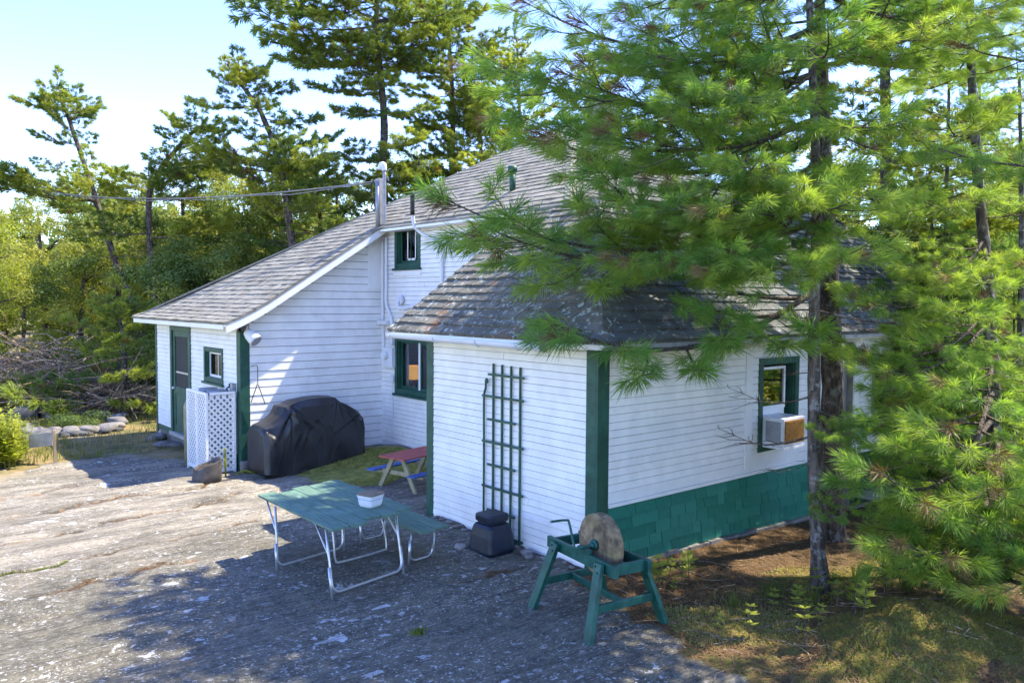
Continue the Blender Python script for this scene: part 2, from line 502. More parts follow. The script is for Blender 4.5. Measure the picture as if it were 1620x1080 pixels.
def hgt_np(x, y):
    x = np.asarray(x, float); y = np.asarray(y, float)
    near = 1.0 - step(np.hypot(x + 1, y - 3), 25, 60)
    z = -0.03 * np.clip(y - 3.6, 0, 6.5)
    z = z + 0.26 * np.exp(-((x - 1.8) ** 2 / 1.6 + (y - 7.5) ** 2 / 1.8))
    z = z + 0.30 * np.exp(-((x - 1.1) ** 2 / 1.1 + (y + 3.2) ** 2 / 0.55))
    bk = np.exp(-((x - 1.0) ** 2 / 1.9 + (y + 3.15) ** 2 / .55))
    z = z + 0.07 * bk * np.abs(np.sin(x * 4.1 + 1.2 * np.sin(y * 3.3)) * np.sin(y * 5.3 + 1.5 * np.sin(x * 2.7)))
    z = z - 0.03 * np.clip(x, 0, 6) * (y < 0.3)
    z = z + near * (0.018 * hills(x * 0.6, y * 1.6, 3, 1.3) + 0.008 * hills(x, y * 3.0, 5, 2.2))
    cd = crack_dist(x, y)
    z = z - 0.045 * np.exp(-(cd / 0.05) ** 2) * near
    # thin ledges of the foliated rock
    rock = 1 - np.maximum(masks(x, y)[0], masks(x, y)[1])
    led = np.sin(y * 5.2 + 0.9 * np.sin(x * 0.7) + 0.25 * np.sin(x * 2.9))
    z = z + 0.022 * np.tanh(5 * led) * (0.4 + 0.6 * step(np.sin(x * .9 + y * .35), -.3, .4)) * rock * near
    z = z + 0.10 * hills(x, y, 11, 0.35) * step(np.hypot(x + 1, y - 3), 9, 16)
    return z

def hgt(x, y): return float(hgt_np(np.array([x]), np.array([y]))[0])

def axis_coords(lo, hi, stp, far):
    a = list(np.arange(lo, hi + 1e-6, stp))
    d, x = stp, hi
    while x < far:
        d *= 1.16; x += d; a.append(x)
    d, x = stp, lo
    while x > -far:
        d *= 1.16; x -= d; a.insert(0, x)
    return np.array(a)

gx, gy = axis_coords(-7.5, 5.5, 0.055, 3500), axis_coords(-5.5, 12.5, 0.06, 3500)
GX, GY = np.meshgrid(gx, gy)
GZ = hgt_np(GX, GY)
nv = GX.size
gm = bpy.data.meshes.new("ground")
W_ = len(gx); H_ = len(gy)
idx = np.arange(nv).reshape(H_, W_)
quads = np.stack([idx[:-1, :-1], idx[:-1, 1:], idx[1:, 1:], idx[1:, :-1]], -1).reshape(-1, 4)
gm.vertices.add(nv); gm.loops.add(quads.size); gm.polygons.add(len(quads))
gm.vertices.foreach_set("co", np.stack([GX, GY, GZ], -1).astype(np.float32).ravel())
gm.loops.foreach_set("vertex_index", quads.astype(np.int32).ravel())
gm.polygons.foreach_set("loop_start", np.arange(0, quads.size, 4, dtype=np.int32))
gm.polygons.foreach_set("use_smooth", np.ones(len(quads), dtype=bool))
gm.update(calc_edges=True)
dm, grm, msm = masks(GX, GY)
for nm, arr in (("duff", dm), ("grassy", grm), ("mossy", msm), ("crack", np.exp(-(crack_dist(GX, GY) / 0.05) ** 2))):
    at = gm.attributes.new(nm, 'FLOAT', 'POINT')
    at.data.foreach_set("value", arr.astype(np.float32).ravel())

def ground_material():
    mt, nt, b, out = nodes_of("rock_and_forest_floor")
    g = G(nt)
    A = lambda nm: g.n("ShaderNodeAttribute", attribute_name=nm).outputs["Fac"]
    p = g.pos()
    ps = g.pos((0.55, 1.75, 1.0), (0, 0, math.radians(-4)))          # stretched along the foliation
    band = g.noise(ps, 1.6, 9, 0.68, 0.5)
    fineb = g.noise(ps, 9.0, 8, 0.7, 0.3)
    big = g.noise(p, 0.45, 4, 0.5)
    grain = g.noise(p, 70, 4, 0.75)
    mid = g.noise(p, 6, 8, 0.72)
    col = g.mix(g.ramp(band, 0.30, 0.70), (0.120, 0.108, 0.080), (0.37, 0.325, 0.235))
    col = g.mix(g.math('MULTIPLY', g.ramp(fineb, 0.50, 0.72), 0.6), col, (0.45, 0.40, 0.32))
    col = g.mix(g.math('MULTIPLY', g.ramp(fineb, 0.46, 0.30), 0.75), col, (0.085, 0.078, 0.072))
    # dark weathered skin of the rock, plus shade painted in near the camera
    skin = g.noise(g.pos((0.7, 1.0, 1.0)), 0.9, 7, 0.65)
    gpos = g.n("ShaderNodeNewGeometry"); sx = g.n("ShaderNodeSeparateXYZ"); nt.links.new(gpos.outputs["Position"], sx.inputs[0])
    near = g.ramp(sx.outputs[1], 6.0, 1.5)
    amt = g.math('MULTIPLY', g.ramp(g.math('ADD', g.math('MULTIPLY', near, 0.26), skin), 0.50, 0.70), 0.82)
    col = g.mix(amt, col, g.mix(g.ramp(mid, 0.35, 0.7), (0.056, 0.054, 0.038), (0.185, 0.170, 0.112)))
    col = g.mix(g.math('MULTIPLY', g.ramp(grain, 0.42, 0.75), 0.4), col, (0.30, 0.265, 0.23))
    col = g.mix(g.math('MULTIPLY', g.ramp(grain, 0.45, 0.25), 0.5), col, (0.05, 0.046, 0.042))
    # pale crust lichen: small irregular flecks and a few larger plates
    pl = g.pos((0.9, 1.15, 1.0), (0, 0, math.radians(18)))
    l1 = g.noise(pl, 13, 5, 0.62, 0.6)
    l2 = g.noise(pl, 4.2, 5, 0.58, 0.4)
    l3 = g.noise(pl, 34, 3, 0.6)
    zone = g.ramp(g.noise(p, 0.8, 3, 0.6), 0.36, 0.60)
    lich = g.math('MAXIMUM', g.math('MULTIPLY', g.ramp(l1, 0.60, 0.635), 0.85), g.math('MULTIPLY', g.ramp(l2, 0.64, 0.665), 0.9))
    lich = g.math('MAXIMUM', lich, g.math('MULTIPLY', g.ramp(l3, 0.605, 0.65), 0.8))
    lich = g.math('MULTIPLY', lich, g.math('ADD', g.math('MULTIPLY', zone, 0.75), 0.25))
    col = g.mix(lich, col, g.mix(g.ramp(grain, 0.3, 0.7), (0.46, 0.46, 0.43), (0.70, 0.70, 0.66)))
    pit = g.noise(g.pos((0.8, 1.7, 1.0), (0, 0, math.radians(-6))), 28, 6, 0.75, 0.4)
    col = g.mix(g.math('MULTIPLY', g.ramp(pit, 0.47, 0.36), 0.75), col, (0.038, 0.033, 0.028))
    col = g.mix(g.math('MULTIPLY', g.ramp(pit, 0.56, 0.68), 0.45), col, (0.52, 0.48, 0.41))
    seam = g.noise(g.pos((0.10, 3.2, 1.0), (0, 0, math.radians(-5))), 3.0, 6, 0.6, 0.25)
    col = g.mix(g.math('MULTIPLY', g.ramp(g.math('ABSOLUTE', g.math('SUBTRACT', seam, 0.5)), 0.018, 0.004), 0.6), col, (0.045, 0.038, 0.03))
    # rusty stains and needle-filled cracks
    rust = g.noise(ps, 1.1, 6, 0.7)
    col = g.mix(g.math('MULTIPLY', g.ramp(rust, 0.66, 0.74), 0.55), col, (0.30, 0.17, 0.075))
    cr = g.math('MULTIPLY', A("crack"), g.ramp(g.noise(p, 3.0, 4, 0.6), 0.38, 0.55))
    col = g.mix(cr, col, g.mix(g.ramp(g.noise(p, 2.0, 3, 0.6), 0.45, 0.6), (0.035, 0.028, 0.022), (0.21, 0.115, 0.05)))
    # forest floor: brown needle duff, dry grass, moss
    edge = g.math('MULTIPLY', g.math('SUBTRACT', g.noise(p, 5, 5, 0.7), 0.5), 0.9)
    dz = g.pos((1.0, 1.0, 1.0))
    needles = g.noise(g.pos((1, 6, 1), (0, 0, 0.6)), 26, 4, 0.7)
    needles2 = g.noise(g.pos((6, 1, 1), (0, 0, 0.2)), 24, 4, 0.7)
    dcol = g.mix(g.ramp(g.math('MAXIMUM', needles, needles2), 0.45, 0.72), (0.055, 0.038, 0.022), (0.19, 0.115, 0.058))
    dcol = g.mix(g.math('MULTIPLY', g.ramp(g.noise(p, 1.4, 5, 0.65), 0.44, 0.56), g.math('MULTIPLY', g.ramp(sx.outputs[1], -1.1, -2.0), 0.9)), dcol, (0.13, 0.135, 0.03))
    gcol = g.mix(g.ramp(g.noise(p, 1.1, 7, 0.7), 0.35, 0.65), (0.085, 0.095, 0.028), (0.30, 0.215, 0.10))
    gcol = g.mix(g.math('MULTIPLY', g.ramp(g.noise(p, 0.35, 6, 0.7), 0.52, 0.62), 0.6), gcol, (0.33, 0.29, 0.24))
    mcol = g.mix(g.ramp(mid, 0.35, 0.65), (0.13, 0.14, 0.03), (0.32, 0.30, 0.075))
    mcol = g.mix(g.math('MULTIPLY', g.ramp(needles, 0.55, 0.75), 0.6), mcol, (0.17, 0.09, 0.04))
    col = g.mix(g.ramp(g.math('ADD', A("grassy"), edge), 0.4, 0.6), col, gcol)
    col = g.mix(g.ramp(g.math('ADD', A("duff"), edge), 0.4, 0.6), col, dcol)
    col = g.mix(g.ramp(g.math('ADD', A("mossy"), edge), 0.4, 0.6), col, mcol)
    g.put(b.inputs["Base Color"], col)
    b.inputs["Roughness"].default_value = 0.9
    b.inputs["Specular IOR Level"].default_value = 0.2
    h = g.math('ADD', g.math('ADD', g.math('MULTIPLY', band, 0.8), g.math('MULTIPLY', pit, 0.35)), g.math('ADD', g.math('MULTIPLY', fineb, 0.5), g.math('MULTIPLY', grain, 0.12)))
    g.put(b.inputs["Normal"], g.bump(h, 0.8, 0.05))
    return mt
ground = link("ground", gm, ground_material())
tag(ground, "striped grey bedrock giving way to brown needle litter and dry grass", "ground", kind="structure")

# ------------------------------------------------------------------ cottage
H = thing("cottage", (0, 0, 0), "white clapboard cottage with dark green trim and grey shingled hip roofs", "house")

def zmain(x):
    k = max(0.0, -0.3 - x)
    return 4.45 + 0.64 * (x - 1.9) + 0.16 * k * k
def zext(d): return 2.60 + 0.7745 * d          # d = distance in from the extension's eave

def cut(lo, hi, ops):
    segs = [(lo, hi)]
    for a, b in ops:
        out = []
        for s, e in segs:
            if b <= s or a >= e: out.append((s, e)); continue
            if a > s: out.append((s, a))
            if b < e: out.append((b, e))
        segs = out
    return [s for s in segs if s[1] - s[0] > 0.015]

def boards(wall, p0, d, n, z0, z1, spacing, span, openings, mat, lap=0.024, name="board", gap=0.0052):
    """lapped boards, each a mesh of its own: p0 wall origin, d along, n outward, span(z) -> (a0, a1)"""
    p0, d, n = Vector(p0), Vector(d), Vector(n)
    off = root_loc(wall)
    k = 0; z = z0
    while z < z1 - 0.01:
        zt = min(z + spacing, z1)
        a0, a1 = span((z + zt) / 2)
        hits = [o for o in openings if o[2] < zt - 0.004 and o[3] > z + 0.004]
        pieces = [(s, e, z, zt) for s, e in cut(a0, a1, [(o[0], o[1]) for o in hits])]
        for o in hits:
            if o[3] < zt - .012: pieces.append((max(o[0], a0), min(o[1], a1), o[3], zt))
            if o[2] > z + .012: pieces.append((max(o[0], a0), min(o[1], a1), z, o[2]))
        zz0, zz1 = z, zt
        for s, e, z, zt in pieces:
            # long walls are clad in butted lengths
            cuts = [s]
            j = 1.5 + random.random() * 2.2
            while cuts[-1] + j < e - 0.8:
                cuts.append(cuts[-1] + j); j = 2.2 + random.random() * 2.0
            cuts.append(e)
            for u0, u1 in zip(cuts[:-1], cuts[1:]):
                mb = MB()
                t = lap * (0.9 + 0.25 * random.random()); w = random.uniform(-0.0012, 0.0012)
                def q(a, zz, o): return p0 + d * a + n * o + Vector((0, 0, zz))
                zb = z + w
                zg = zb + gap
                mb.hexa([q(u0, zg + .003, 0.002), q(u1 - .0035, zg + .003, 0.002), q(u1 - .0035, zg, t), q(u0, zg, t)],
                        [q(u0, zt + .0, 0.002), q(u1 - .0035, zt + .0, 0.002), q(u1 - .0035, zt - .002, t * .72), q(u0, zt - .002, t * .72)])
                mb.build(name, mat, wall)
        z = zz0 + spacing; k += 1

def backing(parent, name, p0, d, n, L, z0, z1, openings, th=0.10, mat=None):
    """wall core with its openings left out"""
    p0, d, n = Vector(p0), Vector(d), Vector(n)
    xs = sorted({0.0, L, *[o[0] for o in openings], *[o[1] for o in openings]})
    zs = sorted({z0, z1, *[o[2] for o in openings], *[o[3] for o in openings]})
    mb = MB()
    for a, b in zip(xs[:-1], xs[1:]):
        for c, e in zip(zs[:-1], zs[1:]):
            mx, mz = (a + b) / 2, (c + e) / 2
            if any(o[0] < mx < o[1] and o[2] < mz < o[3] for o in openings): continue
            q = lambda s, o, z: p0 + d * s - n * o + Vector((0, 0, z))
            mb.hexa([q(a, 0, c), q(b, 0, c), q(b, th, c), q(a, th, c)], [q(a, 0, e), q(b, 0, e), q(b, th, e), q(a, th, e)], 0.2)
    return mb.build(name, mat or M['sheathing'], parent)

# wall frames: (origin, along, outward normal)
WX = Vector((-1, 0, 0)); WY = Vector((0, -1, 0))
# extension, trellis side (faces -X): a runs from the far end (y = 3.30) to the near corner (y = 0)
wall_a = backing(H, "wall", (0, 3.30, 0), (0, -1, 0), WX, 3.30, -0.25, 2.62, [])
boards(wall_a, (0, 3.30, 0), (0, -1, 0), WX, -0.17, 2.60, 0.0875, lambda z: (0.135, 3.15), [], M['white'])
# extension, long side (faces -Y)
OP_AC = (3.17, 3.98, 1.07, 2.17)
wall_b = backing(H, "wall", (0, 0, 0), (1, 0, 0), WY, 5.46, -0.45, 2.62, [OP_AC])
boards(wall_b, (0, 0, 0), (1, 0, 0), WY, 0.87, 2.60, 0.0875, lambda z: (0.155, 2.78), [], M['white'])
boards(wall_b, (0, 0, 0), (1, 0, 0), WY, 0.87, 2.60, 0.0875, lambda z: (2.93, 5.36), [(3.09, 4.06, 0.8, 2.255)], M['white'])
# further length of the same side, a little proud
OP_FAR = (0.62, 1.25, 1.25, 2.10)
wall_c = backing(H, "wall", (5.46, -0.12, 0), (1, 0, 0), WY, 3.6, -0.6, 2.75, [OP_FAR])
boards(wall_c, (5.46, -0.12, 0), (1, 0, 0), WY, 0.78, 2.70, 0.0875, lambda z: (0.14, 3.6), [(0.565, 1.305, 1.195, 2.155)], M['white'])
# main house, tall wall facing -X
OP_UP = (0.55 + 0.09, 1.47 - 0.09, 3.74, 4.42)
OP_LAMP = (0.55 + 0.09, 1.95 - 0.09, 1.24, 2.20)
wall_d = backing(H, "wall", (2.2, 8.30, 0), (0, -1, 0), WX, 5.75, -0.2, 4.62, [OP_UP, OP_LAMP])
boards(wall_d, (2.2, 8.30, 0), (0, -1, 0), WX, -0.05, 4.60, 0.0875, lambda z: (0.02, 5.70), [(0.56, 1.46, 3.655, 4.49), (0.56, 1.94, 1.155, 2.285)], M['white'])
# main house, plank wall under the catslide roof (faces -Y)
def pl_lo(z):                                    # x where the roof underside meets height z
    for i in range(300):
        x = -0.77 + i * 0.01
        if zmain(x) - 0.17 > z: return x
    return 2.2
mb = MB()
zs_ = [pt for pt in np.linspace(-0.77, 2.2, 12)]
for a, b in zip(zs_[:-1], zs_[1:]):
    mb.hexa([(a, 8.30, -.4), (b, 8.30, -.4), (b, 8.40, -.4), (a, 8.40, -.4)],
            [(a, 8.30, zmain(a) - .16), (b, 8.30, zmain(b) - .16), (b, 8.40, zmain(b) - .16), (a, 8.40, zmain(a) - .16)], 0.2)
wall_e = mb.build("wall", M['sheathing'], H)
boards(wall_e, (-0.77, 8.30, 0), (1, 0, 0), WY, -0.12, 4.40, 0.150, lambda z: (max(0.15, pl_lo(z + .07) + 0.77), 2.965), [], M['white'], lap=0.030, gap=0.0085)
# wing, door wall (faces -X)
OP_DOOR = (1.20, 2.30, 0.10, 2.33)
OP_SMALL = (3.22 + 0.08, 4.26 - 0.08, 1.47, 1.97)
wall_f = backing(H, "wall", (-0.77, 13.40, 0), (0, -1, 0), WX, 5.10, 0.0, 2.52, [OP_DOOR, OP_SMALL])
boards(wall_f, (-0.77, 13.40, 0), (0, -1, 0), WX, 0.14, 2.50, 0.0875, lambda z: (0.09, 4.95), [(1.085, 2.415, 0.0, 2.425), (3.225, 4.255, 1.385, 2.055)], M['white'])
# walls out of view that close the building
mb = MB()
mb.box((0.10, 3.20, -.2), (2.2, 3.30, 2.62)); mb.box((-0.77, 13.30, -.3), (8.8, 13.40, 2.4)); mb.box((8.70, 2.6, -.3), (8.80, 13.30, 4.3))
mb.box((8.96, -0.12, -.6), (9.06, 2.6, 2.7)); mb.box((2.3, 2.55, 2.5), (8.7, 2.65, 4.5))
mb.build("rear_wall", M['white'], H)
mb = MB()
mb.box((0.1, 0.1, 0.30), (9.0, 2.6, 0.36)); mb.box((2.3, 2.6, 0.42), (8.7, 13.3, 0.46)); mb.box((-.67, 8.4, 0.1), (2.3, 13.3, 0.13))
mb.box((4.6, 4.8, 0.46), (4.7, 13.2, 2.6)); mb.box((2.3, 5.6, 2.6), (8.7, 13.2, 2.68))
mb.build("room_lining", M['interior'], H)

# trim: corner boards, skirts, ledges
def trim(name, lo, hi, mat, bevel=0.004):
    mb = MB(); mb.box(lo, hi); return mb.build(name, mat, H, bevel)
trim("corner_board", (-0.030, 0.0, -0.22), (0.0, 0.152, 2.60), M['green'])
trim("corner_board", (-0.030, -0.030, -0.22), (0.155, -0.001, 2.60), M['green'])
trim("corner_board", (-0.028, 3.165, -0.2), (0.0, 3.332, 2.58), M['green'])
trim("corner_board", (-0.80, 8.301, -0.30), (-0.771, 8.45, 2.42), M['green'])
trim("corner_board", (-0.80, 8.268, -0.30), (-0.62, 8.299, 2.42), M['green'])
trim("corner_board", (-0.80, 13.32, -0.05), (-0.771, 13.43, 2.45), M['green'])
trim("batten_and_shadow_strip", (2.78, -0.034, 0.80), (2.93, -0.001, 2.56), M['white_trim'])
trim("batten_and_shadow_strip", (5.36, -0.030, 0.80), (5.455, -0.001, 2.58), M['steel'])  # grey strip painted in for the shadow at the wall joint
trim("batten_and_shadow_strip", (5.465, -0.152, 0.70), (5.60, -0.121, 2.72), M['white_trim'])
trim("window_apron", (2.935, -0.026, 0.80), (4.10, -0.0195, 0.985), M['white_trim'])
trim("skirt_board", (0.157, -0.024, 0.745), (5.36, -0.001, 0.87), M['white_trim'])
trim("drip_ledge", (0.157, -0.046, 0.70), (5.44, -0.001, 0.742), M['white_trim'])
trim("drip_ledge", (5.46, -0.166, 0.70), (9.06, -0.121, 0.742), M['white_trim'])
trim("skirt_board", (-0.79, 8.46, 0.02), (-0.772, 10.95, 0.14), M['green'])
trim("skirt_board", (-0.79, 12.34, 0.02), (-0.772, 13.32, 0.14), M['green'])
mb = MB()
mb.box((-0.74, 8.32, -0.6), (-0.66, 13.4, 0.0))
mb.build("foundation", M['concrete'], H)
mb = MB()
for i in range(26):
    x0 = 0.1 + i * 0.21
    zt = hgt(x0 + .1, -0.1) + 0.035 + random.random() * 0.02
    mb.box((x0, -0.075 - random.random() * .02, -0.6), (x0 + 0.208, -0.001, zt))
mb.build("footing", M['concrete'], H)

# green shingled skirt of the long side, shingle by shingle
skirt = MB(); skirt.box((0.03, -0.012, -0.5), (5.46, -0.001, 0.70)); skirt = skirt.build("shingle_skirt", M['green_shingle'], H)
ROWS = [0.56, 0.42, 0.28, 0.14, 0.00, -0.14, -0.28]
for ri, z in enumerate(ROWS):
    x = 0.04 + (0.0 if ri % 2 else -0.02)
    while x < 5.36:
        w = random.choice([0.16, 0.22, 0.28, 0.36, 0.48, 0.60])
        x1 = min(x + w, 5.36)
        if x1 - x < 0.05: break
        xa = max(x, 0.157 if z > 0.5 else 0.158)
        if x1 > xa and z + 0.14 > hgt((xa + x1) / 2, -0.1) - 0.02:
            j = random.uniform(-0.006, 0.006); t = random.uniform(0.032, 0.042)
            s = MB()
            s.hexa([(xa + .002, -0.013, z + j), (xa + .002, -t, z + j), (x1 - .006, -t, z + j), (x1 - .006, -0.013, z + j)],
                   [(xa + .002, -0.0125, z + .15), (xa + .002, -0.0165, z + .15), (x1 - .006, -0.0165, z + .15), (x1 - .006, -0.0125, z + .15)])
            s.build("shingle", M['green_shingle'], skirt)
        x = x1
mb = MB()
mb.box((5.46, -0.16, -0.1), (9.06, -0.121, 0.70)); mb.build("skirt_board", M['green'], H)
mb = MB(); mb.box((5.46, -0.55, 0.05), (9.06, -0.166, 0.09)); mb.build("step_ledge", M['greywood'], H)

MUL = 6.98
# windows ------------------------------------------------------------------
def window(p0, d, n, rect, sash, style, casing=0.10, glass='glass', sill=True, mat='green', sash_mat=None):
    """rect = outer casing (a0,a1,z0,z1); opening lies inside it by `casing`"""
    p0, d, n = Vector(p0), Vector(d), Vector(n)
    sash_mat = sash_mat or M['white_trim']
    a0, a1, z0, z1 = rect
    def slab(mb, s0, s1, c0, c1, o0, o1):
        q = lambda s, o, z: p0 + d * s + n * o + Vector((0, 0, z))
        mb.hexa([q(s0, o0, c0), q(s1, o0, c0), q(s1, o1, c0), q(s0, o1, c0)], [q(s0, o0, c1), q(s1, o0, c1), q(s1, o1, c1), q(s0, o1, c1)])
    i0, i1, j0, j1 = a0 + casing, a1 - casing, z0 + casing, z1 - casing
    c = MB()
    slab(c, a0, i0, z0, z1, 0.0, 0.040); slab(c, i1, a1, z0, z1, 0.0, 0.040)
    slab(c, i0, i1, j1, z1, 0.0, 0.043); slab(c, i0, i1, z0, j0, 0.0, 0.037)
    # jambs
    slab(c, i0 - .02, i0 + .012, j0, j1, -0.13, -0.001); slab(c, i1 - .012, i1 + .02, j0, j1, -0.13, -0.001)
    slab(c, i0 + .012, i1 - .012, j1 - .012, j1 + .02, -0.13, -0.001); slab(c, i0 + .012, i1 - .012, j0 - .02, j0 + .012, -0.13, -0.001)
    win = c.build("window", M[mat], H, 0.003)
    if sill:
        s = MB(); slab(s, a0 - .03, a1 + .03, z0 - .045, z0 - .002, 0.0, 0.085); s.build("sill", M[mat], win, 0.004)
    i0 += .012; i1 -= .012; j0 += .012; j1 -= .012
    for (s0, s1, c0, c1, dep, bars) in sash:
        A0, A1 = lerp(i0, i1, s0), lerp(i0, i1, s1); B0, B1 = lerp(j0, j1, c0), lerp(j0, j1, c1)
        w = 0.038
        f = MB()
        slab(f, A0, A0 + w, B0, B1, dep - .03, dep); slab(f, A1 - w, A1, B0, B1, dep - .03, dep)
        slab(f, A0 + w, A1 - w, B0, B0 + w * 1.25, dep - .03, dep - .001); slab(f, A0 + w, A1 - w, B1 - w, B1, dep - .03, dep - .001)
        for bv in bars:
            m_ = lerp(A0 + w, A1 - w, bv); slab(f, m_ - .009, m_ + .009, B0 + w * 1.25, B1 - w, dep - .026, dep - .004)
        f.build("sash", sash_mat, win, 0.002)
        gl = MB(); slab(gl, A0 + w, A1 - w, B0 + w * 1.25, B1 - w, dep - .019, dep - .014); gl.build("pane", M[glass], win)
    return win

W_D = ((2.2, 8.30, 0), (0, -1, 0), WX)
window(*W_D, (0.55, 1.47, 3.65, 4.50), [(0, 1, 0, 1, -0.05, [0.5])], "up", 0.09, 'dim_glass', sash_mat=M['green'])
mb = MB(); mb.box((2.262, 7.40, 3.80), (2.27, 7.43, 4.38)); mb.box((2.262, 7.12, 3.80), (2.27, 7.15, 4.38)); mb.box((2.262, 7.12, 3.78), (2.27, 7.43, 3.84)); mb.build("inner_sash", M['white_trim'], H)
trim("window_apron", (2.15, 6.80, 3.50), (2.182, 7.78, 3.60), M['white_trim'], 0.003)
window(*W_D, (0.55, 1.95, 1.15, 2.29), [(0, 0.60, 0, 1, -0.06, []), (0.60, 1.0, 0, 1, -0.04, [])], "lamp", 0.09, 'glass', sash_mat=M['green'])
mb = MB(); mb.box((2.25, MUL - .03, 1.26), (2.262, MUL + .03, 2.19)); mb.build("mullion", M['white_trim'], H)
W_F = ((-0.77, 13.40, 0), (0, -1, 0), WX)
window(*W_F, (3.22, 4.26, 1.38, 2.06), [(0, 1, 0, 1, -0.05, [0.55])], "small", 0.08, 'dim_glass')
W_B = ((0, 0, 0), (1, 0, 0), WY)
win_ac = window(*W_B, (3.08, 4.07, 0.985, 2.26), [(0.0, 0.86, 0.42, 0.97, -0.05, [])], "ac", 0.09, 'mirror_glass', sill=False)
mb = MB(); mb.box((3.19, 0.055, 1.40), (3.84, 0.075, 1.56)); mb.build("stop_rail", M['white_trim'], win_ac)
W_C = ((5.46, -0.12, 0), (1, 0, 0), WY)
window(*W_C, (0.56, 1.31, 1.19, 2.16), [(0, 1, 0, 0.5, -0.05, []), (0, 1, 0.5, 1, -0.07, [])], "far", 0.06, 'mirror_glass', mat='steel')

# screen door on the wing
def dq(a, o, z): return Vector((-0.77, 13.40, 0)) + Vector((0, -1, 0)) * a + WX * o + Vector((0, 0, z))
def dslab(mb, s0, s1, c0, c1, o0, o1):
    mb.hexa([dq(s0, o0, c0), dq(s1, o0, c0), dq(s1, o1, c0), dq(s0, o1, c0)], [dq(s0, o0, c1), dq(s1, o0, c1), dq(s1, o1, c1), dq(s0, o1, c1)])
mb = MB()
dslab(mb, 1.20, 1.32, 0.10, 2.33, -.02, .012); dslab(mb, 2.18, 2.30, 0.10, 2.33, -.02, .012)
dslab(mb, 1.32, 2.18, 2.20, 2.33, -.02, .011); dslab(mb, 1.32, 2.18, 0.10, 0.26, -.02, .011); dslab(mb, 1.32, 2.18, 0.95, 1.10, -.02, .011)
door = mb.build("door", M['green'], H, 0.004)
mb = MB(); dslab(mb, 1.08, 1.198, 0.0, 2.43, 0.0, .045); dslab(mb, 2.302, 2.42, 0.0, 2.43, 0.0, .045); dslab(mb, 1.198, 2.302, 2.332, 2.43, 0.0, .044)
mb.build("door_frame", M['green'], door, 0.004)
mb = MB(); dslab(mb, 1.32, 2.18, 1.10, 2.20, -.012, -.008); mb.build("insect_screen", M['screen'], door)
mb = MB(); dslab(mb, 1.32, 2.18, 0.26, 0.95, -.014, -.004); mb.build("panel", M['green'], door)
mb = MB(); dslab(mb, 1.32, 2.18, 1.40, 1.44, -.018, -.006); mb.build("push_bar", M['alu'], door)
mb = MB(); mb.disc(dq(1.26, .035, 1.06), (1, 0, 0), .028, .05, 14); mb.build("handle", M['pvc'], door)
mb = MB(); dslab(mb, 1.10, 2.42, 0.02, 0.098, -.05, .09); mb.build("door_sill", M['greywood'], door)
mb = MB(); dslab(mb, 1.20, 2.30, 0.10, 2.33, -.09, -.07); mb.build("dark_doorway_sheet", M['black_plastic'], door)  # black sheet painting the unlit interior behind the screen

# roofs --------------------------------------------------------------------
def slab_poly(name, pts, th, mat, parent):
    n = len(pts)
    vs = [Vector(p) for p in pts] + [Vector(p) - Vector((0, 0, th)) for p in pts]
    fs = [tuple(range(n)), tuple(range(2 * n - 1, n - 1, -1))] + [(i, i + n, (i + 1) % n + n, (i + 1) % n) for i in range(n)]
    mb = MB(); mb.add(vs, fs, 0.3); return mb.build(name, mat, parent)

APEX = Vector((5.55, 6.2, zmain(5.55)))
XC, YC = -1.20, 13.75            # low left corner of the catslide
RK = 7.90                        # rake overhang line over the plank wall
E1 = (1.9, RK); E2 = (1.9, 2.42)
def zy_main(y): return 4.45 + (APEX.z - 4.45) * (y - 2.42) / (6.2 - 2.42)
mb = MB()
ths = 0.035
xs = list(np.linspace(XC, 1.9, 12)) + list(np.linspace(1.9, 5.55, 10))[1:]
def left_y(x): return lerp(YC, 6.2, (x - XC) / (5.55 - XC))
def right_y(x): return RK if x < 1.9 - 1e-6 else lerp(2.42, 6.2, (x - 1.9) / (5.55 - 1.9))
for i, (a, b) in enumerate(zip(xs[:-1], xs[1:])):
    ra = right_y(a) if a < 1.9 - 1e-6 or b > 1.9 + 1e-6 else RK
    rb = RK if b <= 1.9 + 1e-6 else right_y(b)
    za, zb = zmain(a), zmain(b)
    q = [(a, ra, za), (b, rb, zb), (b, left_y(b) + 1e-4, zb), (a, left_y(a), za)]
    mb.hexa([Vector(v) - Vector((0, 0, ths)) for v in q], q, 0.3)
roof_main = mb.build("roof", M['roof_main'], H)
slab_poly("roof_deck", [(1.9, 2.42, 4.45), (9.2, 2.42, 4.45), tuple(APEX)], ths, M['roof_side'], roof_main)
slab_poly("roof_deck", [(9.2, 2.42, 4.45), (9.2, YC, zmain(XC)), tuple(APEX)], ths, M['roof_main'], roof_main)
slab_poly("roof_deck", [(9.2, YC, zmain(XC)), (XC, YC, zmain(XC)), tuple(APEX)], ths, M['roof_main'], roof_main)

EXV = [(-0.42, 3.72, zext(0)), (-0.42, -0.47, zext(0)), (2.05, 2.0, zext(2.47)), (2.05, 3.34, zext(2.47))]
roof_ext = slab_poly("roof", EXV, ths, M['roof_ext'], H)
EYV = [(-0.42, -0.47, zext(0)), (9.3, -0.47, zext(0)), (9.3, 2.5, zext(2.97)), (2.55, 2.5, zext(2.97))]
slab_poly("roof_deck", EYV, ths, M['roof_side'], roof_ext)

